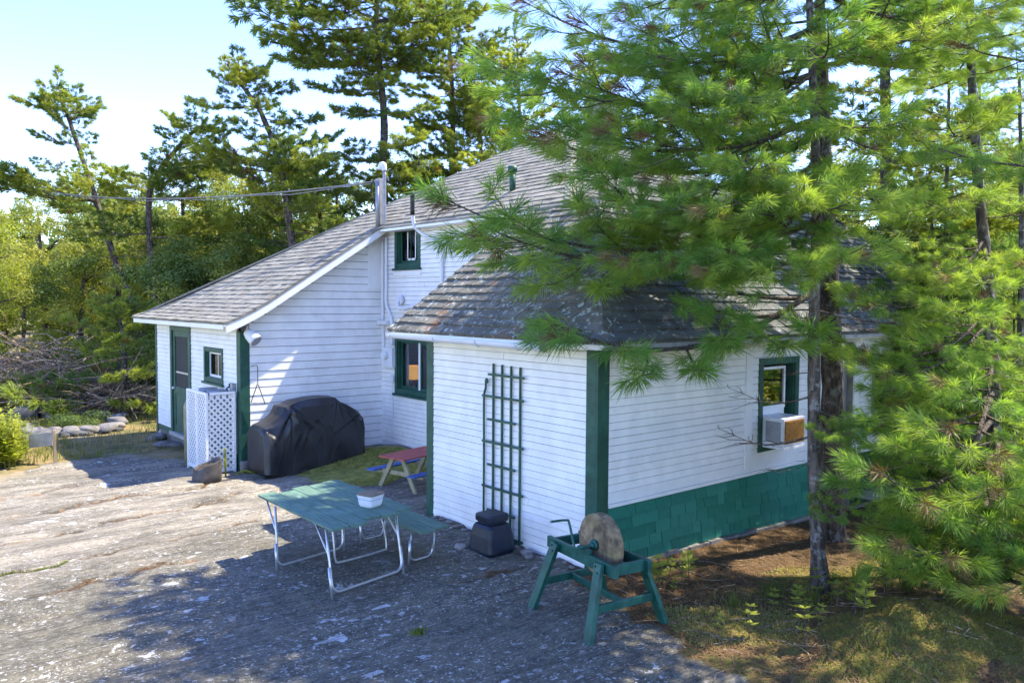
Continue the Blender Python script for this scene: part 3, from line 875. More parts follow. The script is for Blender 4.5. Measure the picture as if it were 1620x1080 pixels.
def shingles(origin, ud, sd, nrm, rows, rng, e, fix=None, wid=(0.26, 0.34), lift=0.021):
    """yield four lower + four upper corners of each shingle on a roof plane"""
    origin, ud, sd, nrm = Vector(origin), Vector(ud), Vector(sd).normalized(), Vector(nrm).normalized()
    res = []
    for r in range(rows):
        b0, b1 = r * e - 0.02, r * e + e * 1.12
        lo0, hi0 = rng(max(b0, 0)); lo1, hi1 = rng(b1)
        if hi0 - lo0 < 0.05: continue
        a = lo0 - random.random() * 0.3
        while a < hi0:
            w = random.uniform(*wid)
            A0, A1 = max(a, lo0), min(a + w - 0.006, hi0)
            T0, T1 = min(max(a, lo1), hi1), max(min(a + w - 0.006, hi1), lo1)
            if A1 - A0 > 0.03 and T1 >= T0:
                l = lift * (0.75 + 0.6 * random.random()); j = random.uniform(-0.012, 0.012)
                tw = random.uniform(-0.005, 0.005)
                def P(aa, bb, h):
                    p = origin + ud * aa + sd * bb + nrm * h
                    if fix: p = fix(p)
                    return p
                res.append(([P(A0, b0 + j, 0.001), P(A1, b0 + j, 0.001), P(T1, b1, 0.001), P(T0, b1, 0.001)],
                            [P(A0, b0 + j, l + tw), P(A1, b0 + j, l - tw), P(T1, b1, 0.004), P(T0, b1, 0.004)]))
            a += w
    return res

# main roof, face towards the yard: laid as courses along Y (too many to part singly)
sl = math.hypot(1, 0.64)
def rng_main(b):
    x = XC + b / sl
    if x > 5.5: return (0, 0)
    lo = right_y(x); return (lo, left_y(x))
def fixm(p):
    k = max(0.0, -0.3 - p.x); k0 = max(0.0, -0.3 - XC)
    return Vector((p.x, p.y, p.z + 0.16 * k * k))
sh = shingles((XC, 0, 4.45 + 0.64 * (XC - 1.9)), (0, 1, 0), (1, 0, 0.64), (-0.64, 0, 1), 46, rng_main, 0.172, fixm)
mb = MB()
for bot, top in sh: mb.hexa(bot, top)
tag(mb.build("shingle_courses", M['roof_main'], roof_main), kind="stuff")
sy_ = (APEX.z - 4.45) / (6.2 - 2.42); sly = math.hypot(1, sy_)
def rng_mainy(b):
    y = 2.42 + b / sly; t = min(1, (y - 2.42) / (6.2 - 2.42)); return (lerp(1.9, 5.55, t), lerp(9.2, 5.55, t))
sh = shingles((0, 2.42, 4.45), (1, 0, 0), (0, 1, sy_), (0, -sy_, 1), 25, rng_mainy, 0.172)
mb = MB()
for bot, top in sh: mb.hexa(bot, top)
tag(mb.build("shingle_courses", M['roof_side'], roof_main), kind="stuff")

# extension roof: the shingles nearest the camera are single pieces, the rest one mass
sl2 = math.hypot(1, 0.7745)
def rng_ex(b):
    t = min(1, (b / sl2) / 2.47); return (lerp(-0.47, 2.0, t), lerp(3.72, 3.34, t))
shx = shingles((-0.42, 0, zext(0)), (0, 1, 0), (1, 0, 0.7745), (-0.7745, 0, 1), 18, rng_ex, 0.168, lift=0.028)
def rng_ey(b):
    t = (b / sl2) / 2.97; return (lerp(-0.42, 2.55, t), 9.3)
shy = shingles((0, -0.47, zext(0)), (1, 0, 0), (0, 1, 0.7745), (0, -0.7745, 1), 21, rng_ey, 0.168, lift=0.028)
allsh = [(s, M['roof_ext']) for s in shx] + [(s, M['roof_side']) for s in shy]
allsh.sort(key=lambda q: (sum(q[0][1], Vector()) / 4 - CAM).length)
rest = {}
for i, ((bot, top), mt_) in enumerate(allsh):
    if i < 295:
        s = MB(); s.hexa(bot, top); s.build("shingle", mt_, roof_ext)
    else:
        rest.setdefault(mt_.name, (MB(), mt_))[0].hexa(bot, top)
for mb, mt_ in rest.values():
    tag(mb.build("shingle_courses", mt_, roof_ext), kind="stuff")

def hip_caps(p0, p1, mat, parent, nl, nr, stp=0.17):
    p0, p1 = Vector(p0), Vector(p1); L = (p1 - p0).length; d = (p1 - p0) / L
    mb = MB(); k = 0
    while k * stp < L:
        a = p0 + d * (k * stp - 0.01); b = p0 + d * min(L, k * stp + stp + 0.03)
        for s in (Vector(nl), Vector(nr)):
            mb.hexa([a + Vector((0, 0, .008)), a + s * .13 + Vector((0, 0, .008)), b + s * .13 + Vector((0, 0, .004)), b + Vector((0, 0, .004))],
                    [a + Vector((0, 0, .032)), a + s * .13 + Vector((0, 0, .030)), b + s * .13 + Vector((0, 0, .016)), b + Vector((0, 0, .018))], 0.5 + 0.3 * random.random())
        k += 1
    return mb.build("hip_cap", mat, parent)
hip_caps((-0.42, -0.47, zext(0)), (2.05, 2.0, zext(2.47)), M['roof_ext'], roof_ext, Vector((0, 1, 0)), Vector((1, 0, 0)))
hip_caps((1.9, 2.42, 4.45), APEX, M['roof_main'], roof_main, Vector((0, 1, 0)), Vector((1, 0, 0)))
hipL = [(x, left_y(x), zmain(x)) for x in np.linspace(XC, 5.55, 16)]
for a, b in zip(hipL[:-1], hipL[1:]):
    hip_caps(a, b, M['roof_main'], roof_main, Vector((0, -1, 0)).normalized(), Vector((1, 0, 0.4)).normalized(), 0.2)

# barge boards, fascias, soffits, rafter tails
def strip(name, pts, off_lo, off_hi, y0, y1, mat):
    mb = MB()
    for (xa, za), (xb, zb) in zip(pts[:-1], pts[1:]):
        mb.hexa([(xa, y0, za + off_lo), (xb, y0, zb + off_lo), (xb, y1, zb + off_lo), (xa, y1, za + off_lo)],
                [(xa, y0, za + off_hi), (xb, y0, zb + off_hi), (xb, y1, zb + off_hi), (xa, y1, za + off_hi)], 0.2)
    return mb.build(name, mat, H)
prof = [(x, zmain(x)) for x in np.linspace(XC + .02, 2.17, 14)]
strip("barge_board", prof, -0.185, -0.04, RK + .008, RK + .034, M['white_trim'])
strip("soffit", prof, -0.075, -0.045, RK + .036, 8.298, M['white_trim'])
mb = MB(); mb.box((1.925, 2.47, 4.375), (2.195, RK - .01, 4.392)); mb.build("soffit", M['white_trim'], H)
mb = MB(); mb.box((1.905, 2.44, 4.372), (1.923, RK, 4.418)); mb.build("fascia", M['white_trim'], H)
ze = zmain(XC)
mb = MB(); mb.box((XC + .01, 8.04, ze - .12), (XC + .035, 13.72, ze - .037)); mb.build("fascia", M['white_trim'], H)
for y in np.arange(8.5, 13.7, 0.62):
    mb = MB(); mb.hexa([(XC + .036, y, ze - .12), (-.80, y, ze - .06), (-.80, y + .05, ze - .06), (XC + .036, y + .05, ze - .12)],
                       [(XC + .036, y, ze - .04), (-.80, y, zmain(-.8) - .04), (-.80, y + .05, zmain(-.8) - .04), (XC + .036, y + .05, ze - .04)])
    mb.build("rafter_tail", M['white_trim'], H)
mb = MB(); mb.hexa([(-0.36, 3.335, 2.52), (2.19, 3.335, 4.40), (2.19, 3.36, 4.40), (-0.36, 3.36, 2.52)], [(-0.36, 3.335, 2.60), (2.19, 3.335, 4.50), (2.19, 3.36, 4.50), (-0.36, 3.36, 2.60)])
mb.build("barge_board", M['white_trim'], H)
mb = MB(); mb.box((-0.385, -0.43, 2.508), (-0.02, 3.60, 2.530)); mb.box((-0.02, -0.43, 2.508), (9.06, -0.165, 2.530)); mb.build("soffit", M['white_trim'], H)
mb = MB(); mb.box((-0.405, -0.45, 2.532), (-0.387, 3.68, 2.563)); mb.build("fascia", M['white_trim'], H)
mb = MB(); mb.box((-0.386, -0.455, 2.515), (9.2, -0.437, 2.563)); mb.build("fascia", M['greywood'], H)
for x in np.arange(0.35, 5.4, 0.62):
    mb = MB(); mb.box((x, -0.30, 2.425), (x + .045, -0.032, 2.507)); mb.build("rafter_tail", M['white_trim'], H)

# gutter on the trellis side, half round, with brackets
mb = MB()
gpts = [(-0.470, 3.62, 2.552), (-0.470, 0.40, 2.527)]
N = 9; vs = []; fs = []
for (x, y, z) in gpts:
    for k in range(N):
        a = math.pi + math.pi * k / (N - 1); vs.append((x + .062 * math.cos(a), y, z + .068 * math.sin(a)))
    for k in range(N):
        a = 2 * math.pi - math.pi * k / (N - 1); vs.append((x + .056 * math.cos(a), y, z + .062 * math.sin(a)))
for k in range(2 * N):
    k2 = (k + 1) % (2 * N); fs.append((k, k2, 2 * N + k2, 2 * N + k))
fs += [tuple(range(2 * N))[::-1], tuple(range(2 * N, 4 * N))]
mb.add(vs, fs); gutter = mb.build("gutter", M['pvc'], H)
for y in (3.5, 2.45, 1.55, 0.8):
    b_ = MB(); z = lerp(2.552, 2.527, (3.62 - y) / 3.22)
    b_.tube([(-0.470 + .070 * math.cos(math.pi + math.pi * k / 8), y, z + .076 * math.sin(math.pi + math.pi * k / 8)) for k in range(9)], 0.008, 6)
    b_.build("bracket", M['pvc'], gutter)
b_ = MB(); b_.disc((-0.470, 0.40, 2.505), (0, 1, 0), .05, .03, 16); b_.build("end_cap", M['steel'], gutter)

# pipes and boxes fixed to the tall wall
def pipe(pts, r, mat, name="conduit", n=10):
    mb = MB(); mb.tube(smooth_path(pts, 5), r, n); return mb.build(name, mat, H)
pipe([(2.13, 8.16, 4.28), (2.13, 8.16, 3.4), (2.13, 8.16, 2.55)], .030, M['pvc'])
pipe([(2.13, 8.02, 4.28), (2.13, 8.02, 3.3), (2.13, 8.02, 2.95), (2.12, 7.82, 2.66), (2.13, 7.80, 2.4), (2.13, 7.80, 2.1)], .030, M['pvc'])
pipe([(2.13, 8.13, 2.55), (2.13, 8.13, 1.9)], .024, M['pvc'])
mb = MB(); mb.box((2.05, 7.90, 2.52), (2.178, 8.26, 2.60)); mb.build("junction_box", M['pvc'], H, .008)
mb = MB(); mb.box((2.08, 7.72, 1.66), (2.178, 8.12, 2.06)); meter = mb.build("meter_box", M['pvc'], H, .01)
mb = MB(); mb.disc((2.04, 7.93, 1.90), (1, 0, 0), .085, .10, 20, .075); mb.build("meter", M['pvc'], meter)
mb = MB(); mb.box((2.13, 7.78, 1.36), (2.178, 7.88, 1.50)); mb.build("outlet_box", M['pvc'], H, .006)
pipe([(2.165, 7.83, 1.36), (2.165, 7.82, 0.6), (2.165, 7.84, 0.22)], .007, M['pvc'], "wire")
mb = MB(); mb.box((1.86, 8.26, 3.25), (2.165, 8.274, 4.30)); mb.build("cover_board", M['white_trim'], H)
pipe([(1.86, 6.62, 4.66), (1.90, 6.62, 4.42), (2.0, 6.55, 4.28), (2.13, 6.10, 4.02), (2.13, 6.06, 3.8), (2.13, 6.06, 2.9)], .034, M['pvc'], "vent_pipe", 12)
pipe([(1.86, 6.62, 4.60), (1.86, 6.62, 5.05)], .042, M['dark_metal'], "vent_stack", 12)
pipe([(2.13, 5.1, 4.3), (2.13, 5.1, 3.6), (2.13, 5.1, 3.2)], .03, M['pvc'], "vent_pipe", 12)
pipe([(2.12, 7.45, 3.06), (2.05, 7.46, 3.0), (2.06, 7.44, 2.87), (2.10, 7.30, 2.86), (2.10, 6.9, 2.90), (2.10, 5.6, 2.92)], .038, M['pvc'], "vent_pipe", 12)
mb = MB(); mb.disc((2.12, 7.46, 3.02), (1, 0, 0), .10, .07, 18, .08); mb.build("vent_hood", M['pvc'], H)
xg = 2.62; zg = zmain(xg)
mb = MB(); mb.tube([(xg, 4.62, zg - .05), (xg, 4.62, zg + .34)], .055, 12); mb.disc((xg, 4.62, zg + .38), (0, 0, 1), .085, .10, 12); mb.build("roof_vent", M['green'], H)
# chimney behind the pine, on the far side of the ridge
mb = MB()
for r in range(14):
    for s in range(2):
        z = 6.0 + r * .105
        mb.box((6.3 + s * .31 + (0.02 if r % 2 else 0), 6.0, z), (6.3 + s * .31 + .30, 6.6, z + .098))
mb.build("chimney", M['stone'], H)

# ------------------------------------------------------------------ things on and beside the cottage
def obj_thing(name, mb, mat, label, cat, group=None, bevel=0.0):
    o = mb.build(name, mat, None, bevel); return tag(o, label, cat, group)

# service mast on the roof edge
T = thing("service_mast", (2.0, 7.93, 4.5), "grey electrical mast and conduits standing up through the roof edge", "mast")
mb = MB(); mb.tube(smooth_path([(2.0, 7.86, 4.40), (2.0, 7.86, 5.1), (2.0, 7.86, 5.60)], 4), .035, 12); mb.build("pole", M['steel'], T)
mb = MB(); mb.tube(smooth_path([(2.0, 7.86, 5.58), (2.0, 7.88, 5.70), (1.99, 7.97, 5.71), (1.98, 8.0, 5.62)], 4), [.05] * 4 + [.055] * 9, 12); mb.build("weatherhead", M['pvc'], T)
mb = MB(); mb.box((1.94, 7.99, 4.42), (2.06, 8.11, 5.45)); mb.build("post", M['greywood'], T, .006)
mb = MB(); mb.tube([(1.9, 7.95, 4.42), (1.9, 7.95, 5.38)], .045, 12); mb.build("conduit", M['steel'], T)
mb = MB(); mb.tube(smooth_path([(1.91, 8.12, 5.40), (1.9, 8.22, 5.32), (1.9, 8.18, 5.1), (1.92, 8.12, 5.02), (1.9, 8.2, 4.9), (1.92, 8.1, 4.8)], 5), .012, 6); mb.build("drip_loop", M['dark_metal'], T)
mb = MB()
for z in (4.95, 5.15, 5.35): mb.disc((1.98, 8.14, z), (0, 1, 0), .035, .06, 10)
mb.build("insulator", M['dark_metal'], T)
# overhead service cable
a, b = Vector((1.95, 8.16, 5.40)), Vector((-1.9, 30.0, 7.45)); c2 = Vector((-5.6, 52.0, 10.2))
pts = [a.lerp(b, t) - Vector((0, 0, 0.9 * 4 * t * (1 - t) * 0.55)) for t in np.linspace(0, 1, 24)] + [b.lerp(c2, t) for t in np.linspace(.1, 1, 8)]
mb = MB(); mb.tube(pts, .013, 6)
pts2 = [p + Vector((0, 0, -.045 + .03 * math.sin(i * 1.7))) for i, p in enumerate(pts)]
mb.tube(pts2, .009, 6)
obj_thing("service_cable", mb, M['cable'], "overhead power cable running from the roof mast past the leaning pine", "cable")

# flood light under the barge board
T = thing("flood_lamp", (-0.62, 8.14, 2.30), "large white flood lamp hung under the eave corner by the plank wall", "lamp")
ax = Vector((0.35, -0.55, -0.55)).normalized(); c0 = Vector((-0.66, 8.12, 2.36))
mb = MB(); mb.tube([c0 - ax * .13, c0 - ax * .10, c0 - ax * .02, c0 + ax * .10, c0 + ax * .16], [.03, .075, .105, .118, .120], 20); mb.build("lamp_housing", M['pvc'], T)
mb = MB(); mb.disc(c0 + ax * .165, ax, .108, .012, 20); mb.build("lens", M['steel'], T)
mb = MB(); mb.tube([(-0.66, 8.26, 2.52), c0 - ax * .11], .02, 8); mb.build("bracket", M['pvc'], T)

# dinner triangle
T = thing("dinner_triangle", (-0.50, 8.2, 1.15), "black iron dinner triangle hanging on a wire beside the green corner board", "triangle")
mb = MB(); mb.tube(smooth_path([(-0.60, 8.262, 1.78), (-0.55, 8.19, 1.80), (-0.51, 8.18, 1.76), (-0.51, 8.18, 1.45)], 5), .007, 6); mb.build("hook", M['dark_metal'], T)
mb = MB(); mb.tube([(-0.51, 8.18, 1.47), (-0.64, 8.18, 1.12), (-0.37, 8.18, 1.07), (-0.50, 8.18, 1.44)], .009, 6); mb.build("bar", M['dark_metal'], T)

# air conditioner in the window
T = thing("air_conditioner", (3.42, -0.15, 1.08), "white window air conditioner with brown louvred grille in the green window", "air conditioner")
mb = MB(); mb.box((3.19, -0.34, 1.09), (3.72, 0.10, 1.47)); mb.build("casing", M['pvc'], T, .012)
mb = MB(); mb.box((3.225, -0.352, 1.125), (3.685, -0.338, 1.435)); gr_ = mb.build("grille", M['grille'], T)
for i in range(18):
    mb = MB(); z = 1.135 + i * .0165; mb.box((3.23, -0.360, z), (3.68, -0.350, z + .007)); mb.build("louvre", M['grille'], gr_)
mb = MB(); mb.box((3.178, -0.30, 1.14), (3.191, -0.08, 1.42)); sv = mb.build("side_vent", M['steel'], T)
mb = MB(); mb.box((3.18, -0.36, 1.055), (3.73, 0.08, 1.088)); mb.build("tray", M['pvc'], T)

# lamp and curtains behind the lower window
T = thing("table_lamp", (2.95, 8.25, 0.5), "lit table lamp with amber shade seen through the lower window", "lamp")
lx, ly = 2.95, 8.26
T.location = (lx, ly, 0.5)
mb = MB(); mb.tube([(lx, ly, 1.34), (lx, ly, 1.63)], [.145, .115], 20, cap=False); mb.build("lamp_shade", M['lampshade'], T)
mb = MB(); mb.tube([(lx, ly, .98), (lx, ly, 1.02), (lx, ly, 1.15), (lx, ly, 1.25), (lx, ly, 1.40)], [.09, .05, .075, .03, .015], 14); mb.build("base", M['dark_metal'], T)
mb = MB(); mb.box((lx - .3, ly - .5, .95), (lx + .3, ly + .25, .98)); mb.box((lx - .25, ly - .45, .46), (lx + .25, ly - .40, .95)); obj_thing("side_table", mb, M['interior'], "small brown side table under the lit lamp indoors", "table")
def curtain(y0, y1, z0, z1, label):
    mb = MB(); n = 26; vs = []; fs = []
    for i in range(n + 1):
        y = lerp(y0, y1, i / n); x = 2.40 + .022 * math.sin(i * 1.5) + .008 * math.sin(i * 3.1)
        vs += [(x, y, z0), (x + .01, y, z1)]
    for i in range(n): fs.append((2 * i, 2 * i + 2, 2 * i + 3, 2 * i + 1))
    mb.add(vs, fs, smooth=True)
    o = obj_thing("curtain", mb, M['curtain'], label, "curtain"); s = o.modifiers.new("thick", 'SOLIDIFY'); s.thickness = .004
curtain(8.0, 7.62, 1.18, 2.28, "pale gathered curtain on the far side of the lower window")
curtain(6.74, 6.38, 1.18, 2.28, "pale curtain at the near side of the lower window")

# trellis against the wall
T = thing("trellis", (-0.06, 1.6, 0.0), "dark green wooden trellis leaning against the white wall", "trellis")
for y, z0, z1 in ((1.79, 0.12, 2.22), (1.615, 0.12, 2.215), (1.44, -0.02, 2.21), (1.265, -0.02, 2.205)):
    mb = MB(); mb.box((-.055, y - .013, z0), (-.034, y + .013, z1)); mb.build("upright", M['green'], T, .002)
mb = MB(); mb.tube(smooth_path([(-.05, 1.975, .20), (-.05, 1.972, 1.0), (-.05, 1.975, 1.75), (-.05, 1.94, 1.90), (-.055, 1.93, 2.0), (-.06, 1.90, 2.01), (-.06, 1.89, 1.96)], 5), .014, 8); mb.build("upright", M['green'], T)
for y0, y1, z in ((1.87, 1.17, 2.08), (1.99, 1.18, 1.80), (1.88, 1.33, 1.505), (1.99, 1.18, 1.215), (1.88, 1.33, .925), (1.99, 1.18, .635), (1.88, 1.33, .34), (1.60, 1.18, .06)):
    mb = MB(); mb.box((-.076, y1, z - .014), (-.0555, y0, z + .014)); mb.build("rung", M['green'], T, .002)

# square black bin
T = thing("compost_bin", (-0.42, 1.38, 0), "squat black plastic bin with square lid at the foot of the trellis", "bin")
def sq(mb, lv, cx, cy, rot=0.05, rc=0.22):
    n = 24; vs = []; fs = []
    for (s, z) in lv:
        for k in range(n):
            a = 2 * math.pi * k / n + math.pi / 4
            c_, s_ = math.cos(a), math.sin(a); e = 0.30
            px = math.copysign(abs(c_) ** e, c_) * s; py = math.copysign(abs(s_) ** e, s_) * s
            vs.append((cx + px * math.cos(rot) - py * math.sin(rot), cy + px * math.sin(rot) + py * math.cos(rot), z))
    for i in range(len(lv) - 1):
        for k in range(n):
            k2 = (k + 1) % n; fs.append((i * n + k, i * n + k2, (i + 1) * n + k2, (i + 1) * n + k))
    fs += [tuple(range(n))[::-1], tuple((len(lv) - 1) * n + k for k in range(n))]
    mb.add(vs, fs)
mb = MB(); sq(mb, [(.205, -.02), (.22, .03), (.20, .20), (.18, .30), (.16, .335), (.13, .35), (.13, .37)], -.40, 1.36); mb.build("body", M['black_plastic'], T, .008)
mb = MB(); sq(mb, [(.150, .365), (.158, .38), (.158, .44), (.148, .455)], -.40, 1.36); mb.build("lid", M['black_plastic'], T, .006)

# folding picnic table
T = thing("picnic_table", (-2.15, 1.95, 0), "folding picnic table with green plank top and aluminium tube legs", "table")
nP = 5
for i in range(nP):
    f = i / (nP - 1); x0 = -2.70 + i * .221; w = .213
    ya = lerp(.97, 1.24, f) + (.05, -.02, .06, -.03, 0)[i]; yb = lerp(2.80, 2.96, f) + (.06, -.05, .04, .0, .03)[i]
    mb = MB(); sk = .03
    mb.hexa([(x0, ya, .715), (x0 + w, ya + sk, .715), (x0 + w, yb + sk, .715), (x0, yb, .715)], [(x0, ya, .74), (x0 + w, ya + sk, .74), (x0 + w, yb + sk, .74), (x0, yb, .74)])
    mb.build("plank", M['table_green'], T, .004)
for y in (1.42, 2.0, 2.62):
    mb = MB(); mb.box((-2.66, y - .03, .69), (-1.64, y + .03, .713)); mb.build("batten", M['table_green'], T)
def uframe(T, xa, ya, xb, yb, lean, zt, r=.014, zb=.045):
    A, B = Vector((xa, ya, 0)), Vector((xb, yb, 0)); d = (B - A).normalized()
    L = Vector(lean); k = .09; up = (L + Vector((0, 0, zt))).normalized()
    P = lambda q, z: q + L * (z / zt) + Vector((0, 0, z))
    pts = [P(A, zt), P(A, zt * .5), P(A, .22), P(A, zb + k)]
    for t in np.linspace(.15, 1, 6):
        a = t * math.pi / 2; pts.append(P(A, zb) + d * k * (1 - math.cos(a)) + up * k * (1 - math.sin(a)))
    for t in np.linspace(0, .85, 6):
        a = t * math.pi / 2; pts.append(P(B, zb) - d * k * (1 - math.sin(a)) + up * k * (1 - math.cos(a)))
    pts += [P(B, zb + k), P(B, .22), P(B, zt * .5), P(B, zt)]
    mb = MB(); mb.tube(pts, r, 8); mb.build("leg_frame", M['alu'], T)
    for q in (A, B):
        z0 = hgt(q.x, q.y) - .004
        mb = MB(); mb.tube([P(q, .0) + Vector((0, 0, z0)) - d * .012 * (1 if q is A else -1), P(q, .30) - d * .012 * (1 if q is A else -1)], .016, 8); mb.build("foot", M['alu'], T)
uframe(T, -2.63, 1.13, -1.70, 1.30, (0.0, .16, 0), .70)
uframe(T, -2.72, 2.27, -1.82, 2.44, (0.02, .10, 0), .70)
for (a, b) in (((-2.63, 1.22, .40), (-2.60, 1.62, .70)), ((-1.70, 1.39, .40), (-1.68, 1.80, .70)), ((-2.71, 2.33, .42), (-2.66, 2.70, .70)), ((-1.82, 2.50, .42), (-1.78, 2.85, .70))):
    mb = MB(); mb.tube([a, b], .011, 8); mb.build("brace", M['alu'], T)
mb = MB(); mb.tube(smooth_path([(-2.20, 2.05, .70), (-2.19, 1.97, .3), (-2.18, 1.95, .10), (-2.10, 1.95, .055), (-1.55, 2.02, .055), (-1.47, 2.03, .10), (-1.50, 2.08, .43)], 5), .012, 8)
# matching bench
TB = thing("bench", (-1.28, 1.95, 0), "low green two-plank bench with tube legs beside the folding table", "bench")
mb.build("leg_frame", M['alu'], TB)
for x0, ya, yb in ((-1.50, 1.24, 2.72), (-1.285, 1.30, 2.78)):
    m2 = MB(); m2.hexa([(x0, ya, .415), (x0 + .208, ya + .02, .415), (x0 + .208, yb, .415), (x0, yb, .415)], [(x0, ya, .44), (x0 + .208, ya + .02, .44), (x0 + .208, yb, .44), (x0, yb, .44)]); m2.build("plank", M['table_green'], TB, .004)
uframe(TB, -1.48, 1.50, -1.14, 1.55, (0, -.03, 0), .41, .011, .04)
uframe(TB, -1.50, 2.56, -1.15, 2.62, (0, .03, 0), .41, .011, .04)
# tub on the table
T = thing("food_tub", (-1.93, 1.58, .74), "white plastic food tub with brown lid ring on the green table", "tub")
tx, ty = -1.93, 1.60
mb = MB(); sq(mb, [(.088, .741), (.098, .76), (.112, .85), (.118, .855), (.118, .868)], tx, ty, .3); mb.build("tub_body", M['tub_white'], T)
mb = MB(); sq(mb, [(.119, .869), (.122, .875), (.122, .886), (.112, .889)], tx, ty, .3); mb.build("lid", M['lid_brown'], T, .003)
mb = MB(); sq(mb, [(.0985, .775), (.1088, .828)], tx, ty, .3); mb.v = [v for v in mb.v]; mb.build("printed_band", M['tub_blue'], T)

# grindstone on its stand
T = thing("grindstone", (-0.86, -0.84, 0), "round sandstone grinding wheel on a splayed dark green wooden stand", "grindstone")
Ld = Vector((-0.18, -1.04, 0)).normalized(); Wd = Vector((Ld.y * -1, Ld.x, 0)); Wd = Vector((0.985, -0.17, 0)).normalized()
C0 = Vector((-0.86, -0.84, 0)); UPV = Vector((0, 0, 1))
def gp(l, w, z): return C0 + Ld * l + Wd * w + UPV * z
zt = .655; hl, hw = .52, .19
for w in (-hw, hw):
    mb = MB(); mb.beam(gp(-hl - .04, w, zt - .055), gp(hl + .04, w, zt - .055), .042, .11); mb.build("side_rail", M['stand_green'], T, .004)
for l in (-hl + .04, hl - .03):
    mb = MB(); mb.beam(gp(l, -hw + .022, zt - .055), gp(l, hw - .022, zt - .055), .04, .10); mb.build("end_rail", M['stand_green'], T, .004)
feet = {}
for sl_, l in ((-1, -.36), (1, .36)):
    for sw in (-1, 1):
        top = gp(l, sw * (hw + .046), zt - .02); ft = gp(l + sl_ * .12, sw * .44, 0); ft.z = hgt(ft.x, ft.y) - .015
        feet[(sl_, sw)] = (top, ft)
        mb = MB(); mb.beam(top, ft, .105, .048, Wd); mb.build("leg", M['stand_green'], T, .005)
for sl_ in (-1, 1):
    a = feet[(sl_, -1)][0].lerp(feet[(sl_, -1)][1], .58); b = feet[(sl_, 1)][0].lerp(feet[(sl_, 1)][1], .58)
    mb = MB(); mb.beam(a + Wd * .02, b - Wd * .02, .035, .075); mb.build("stretcher", M['stand_green'], T, .004)
a = feet[(-1, -1)][0].lerp(feet[(-1, -1)][1], .50); b = feet[(1, 1)][0].lerp(feet[(1, 1)][1], .72)
mid_a = (feet[(-1, -1)][0].lerp(feet[(-1, -1)][1], .58) + feet[(-1, 1)][0].lerp(feet[(-1, 1)][1], .58)) / 2; mid_b = (feet[(1, -1)][0].lerp(feet[(1, -1)][1], .58) + feet[(1, 1)][0].lerp(feet[(1, 1)][1], .58)) / 2
mb = MB(); mb.beam(mid_a + Ld * .02, mid_b - Ld * .02, .035, .06); mb.build("stretcher", M['stand_green'], T, .004)
wc = gp(.06, .0, zt + .05)
mb = MB(); n = 56; vs = []; fs = []
prof_ = [(-.058, .03), (-.058, .245), (-.056, .282), (-.050, .290), (.050, .290), (.056, .282), (.058, .245), (.058, .03)]
for k in range(n):
    a = 2 * math.pi * k / n; rad = Ld * math.cos(a) + UPV * math.sin(a); jr = 1 + .008 * math.sin(3 * a + 1) + .004 * math.sin(11 * a)
    for (o, r) in prof_: vs.append(wc + Wd * o + rad * r * jr)
m_ = len(prof_)
for k in range(n):
    for j in range(m_ - 1):
        k2 = (k + 1) % n; fs.append((k * m_ + j, k * m_ + j + 1, k2 * m_ + j + 1, k2 * m_ + j))
mb.add(vs, fs, smooth=True); wh = mb.build("wheel", M['sandstone'], T); wh.modifiers.new("edge", 'EDGE_SPLIT').split_angle = math.radians(35)
mb = MB(); mb.tube([wc - Wd * .30, wc + Wd * .26], .014, 10); ax_ = mb.build("axle", M['stand_green'], T)
mb = MB(); mb.disc(wc - Wd * .075, Wd, .055, .035, 6); mb.disc(wc - Wd * .105, Wd, .034, .03, 6); mb.disc(wc + Wd * .075, Wd, .05, .03, 6); mb.build("hub_nut", M['stand_green'], T)
for w in (-hw, hw):
    mb = MB(); c = gp(.06, w, zt + .02); mb.beam(c - Ld * .09, c + Ld * .09, .05, .05); mb.build("bearing", M['stand_green'], T, .008)
cr0 = wc - Wd * .30
mb = MB(); mb.tube(smooth_path([cr0, cr0 - Ld * .03 + UPV * .06, cr0 - Ld * .10 + UPV * .22, cr0 - Ld * .115 + UPV * .245 - Wd * .03, cr0 - Ld * .12 + UPV * .25 - Wd * .20], 5), .012, 8); mb.build("crank", M['stand_green'], T)
mb = MB(); mb.tube([cr0 - Ld * .12 + UPV * .25 - Wd * .195, cr0 - Ld * .12 + UPV * .25 - Wd * .205], .0125, 8); mb.build("crank_tip", M['alu'], T)
for key in ((1, -1), (-1, -1)):
    top, ft = feet[key]
    for t, s in ((.03, -.02), (.10, .02)):
        mb = MB(); mb.disc(top.lerp(ft, t) - Wd * .027 + Ld * s, Wd, .009, .012, 8); mb.build("bolt", M['dark_metal'], T)

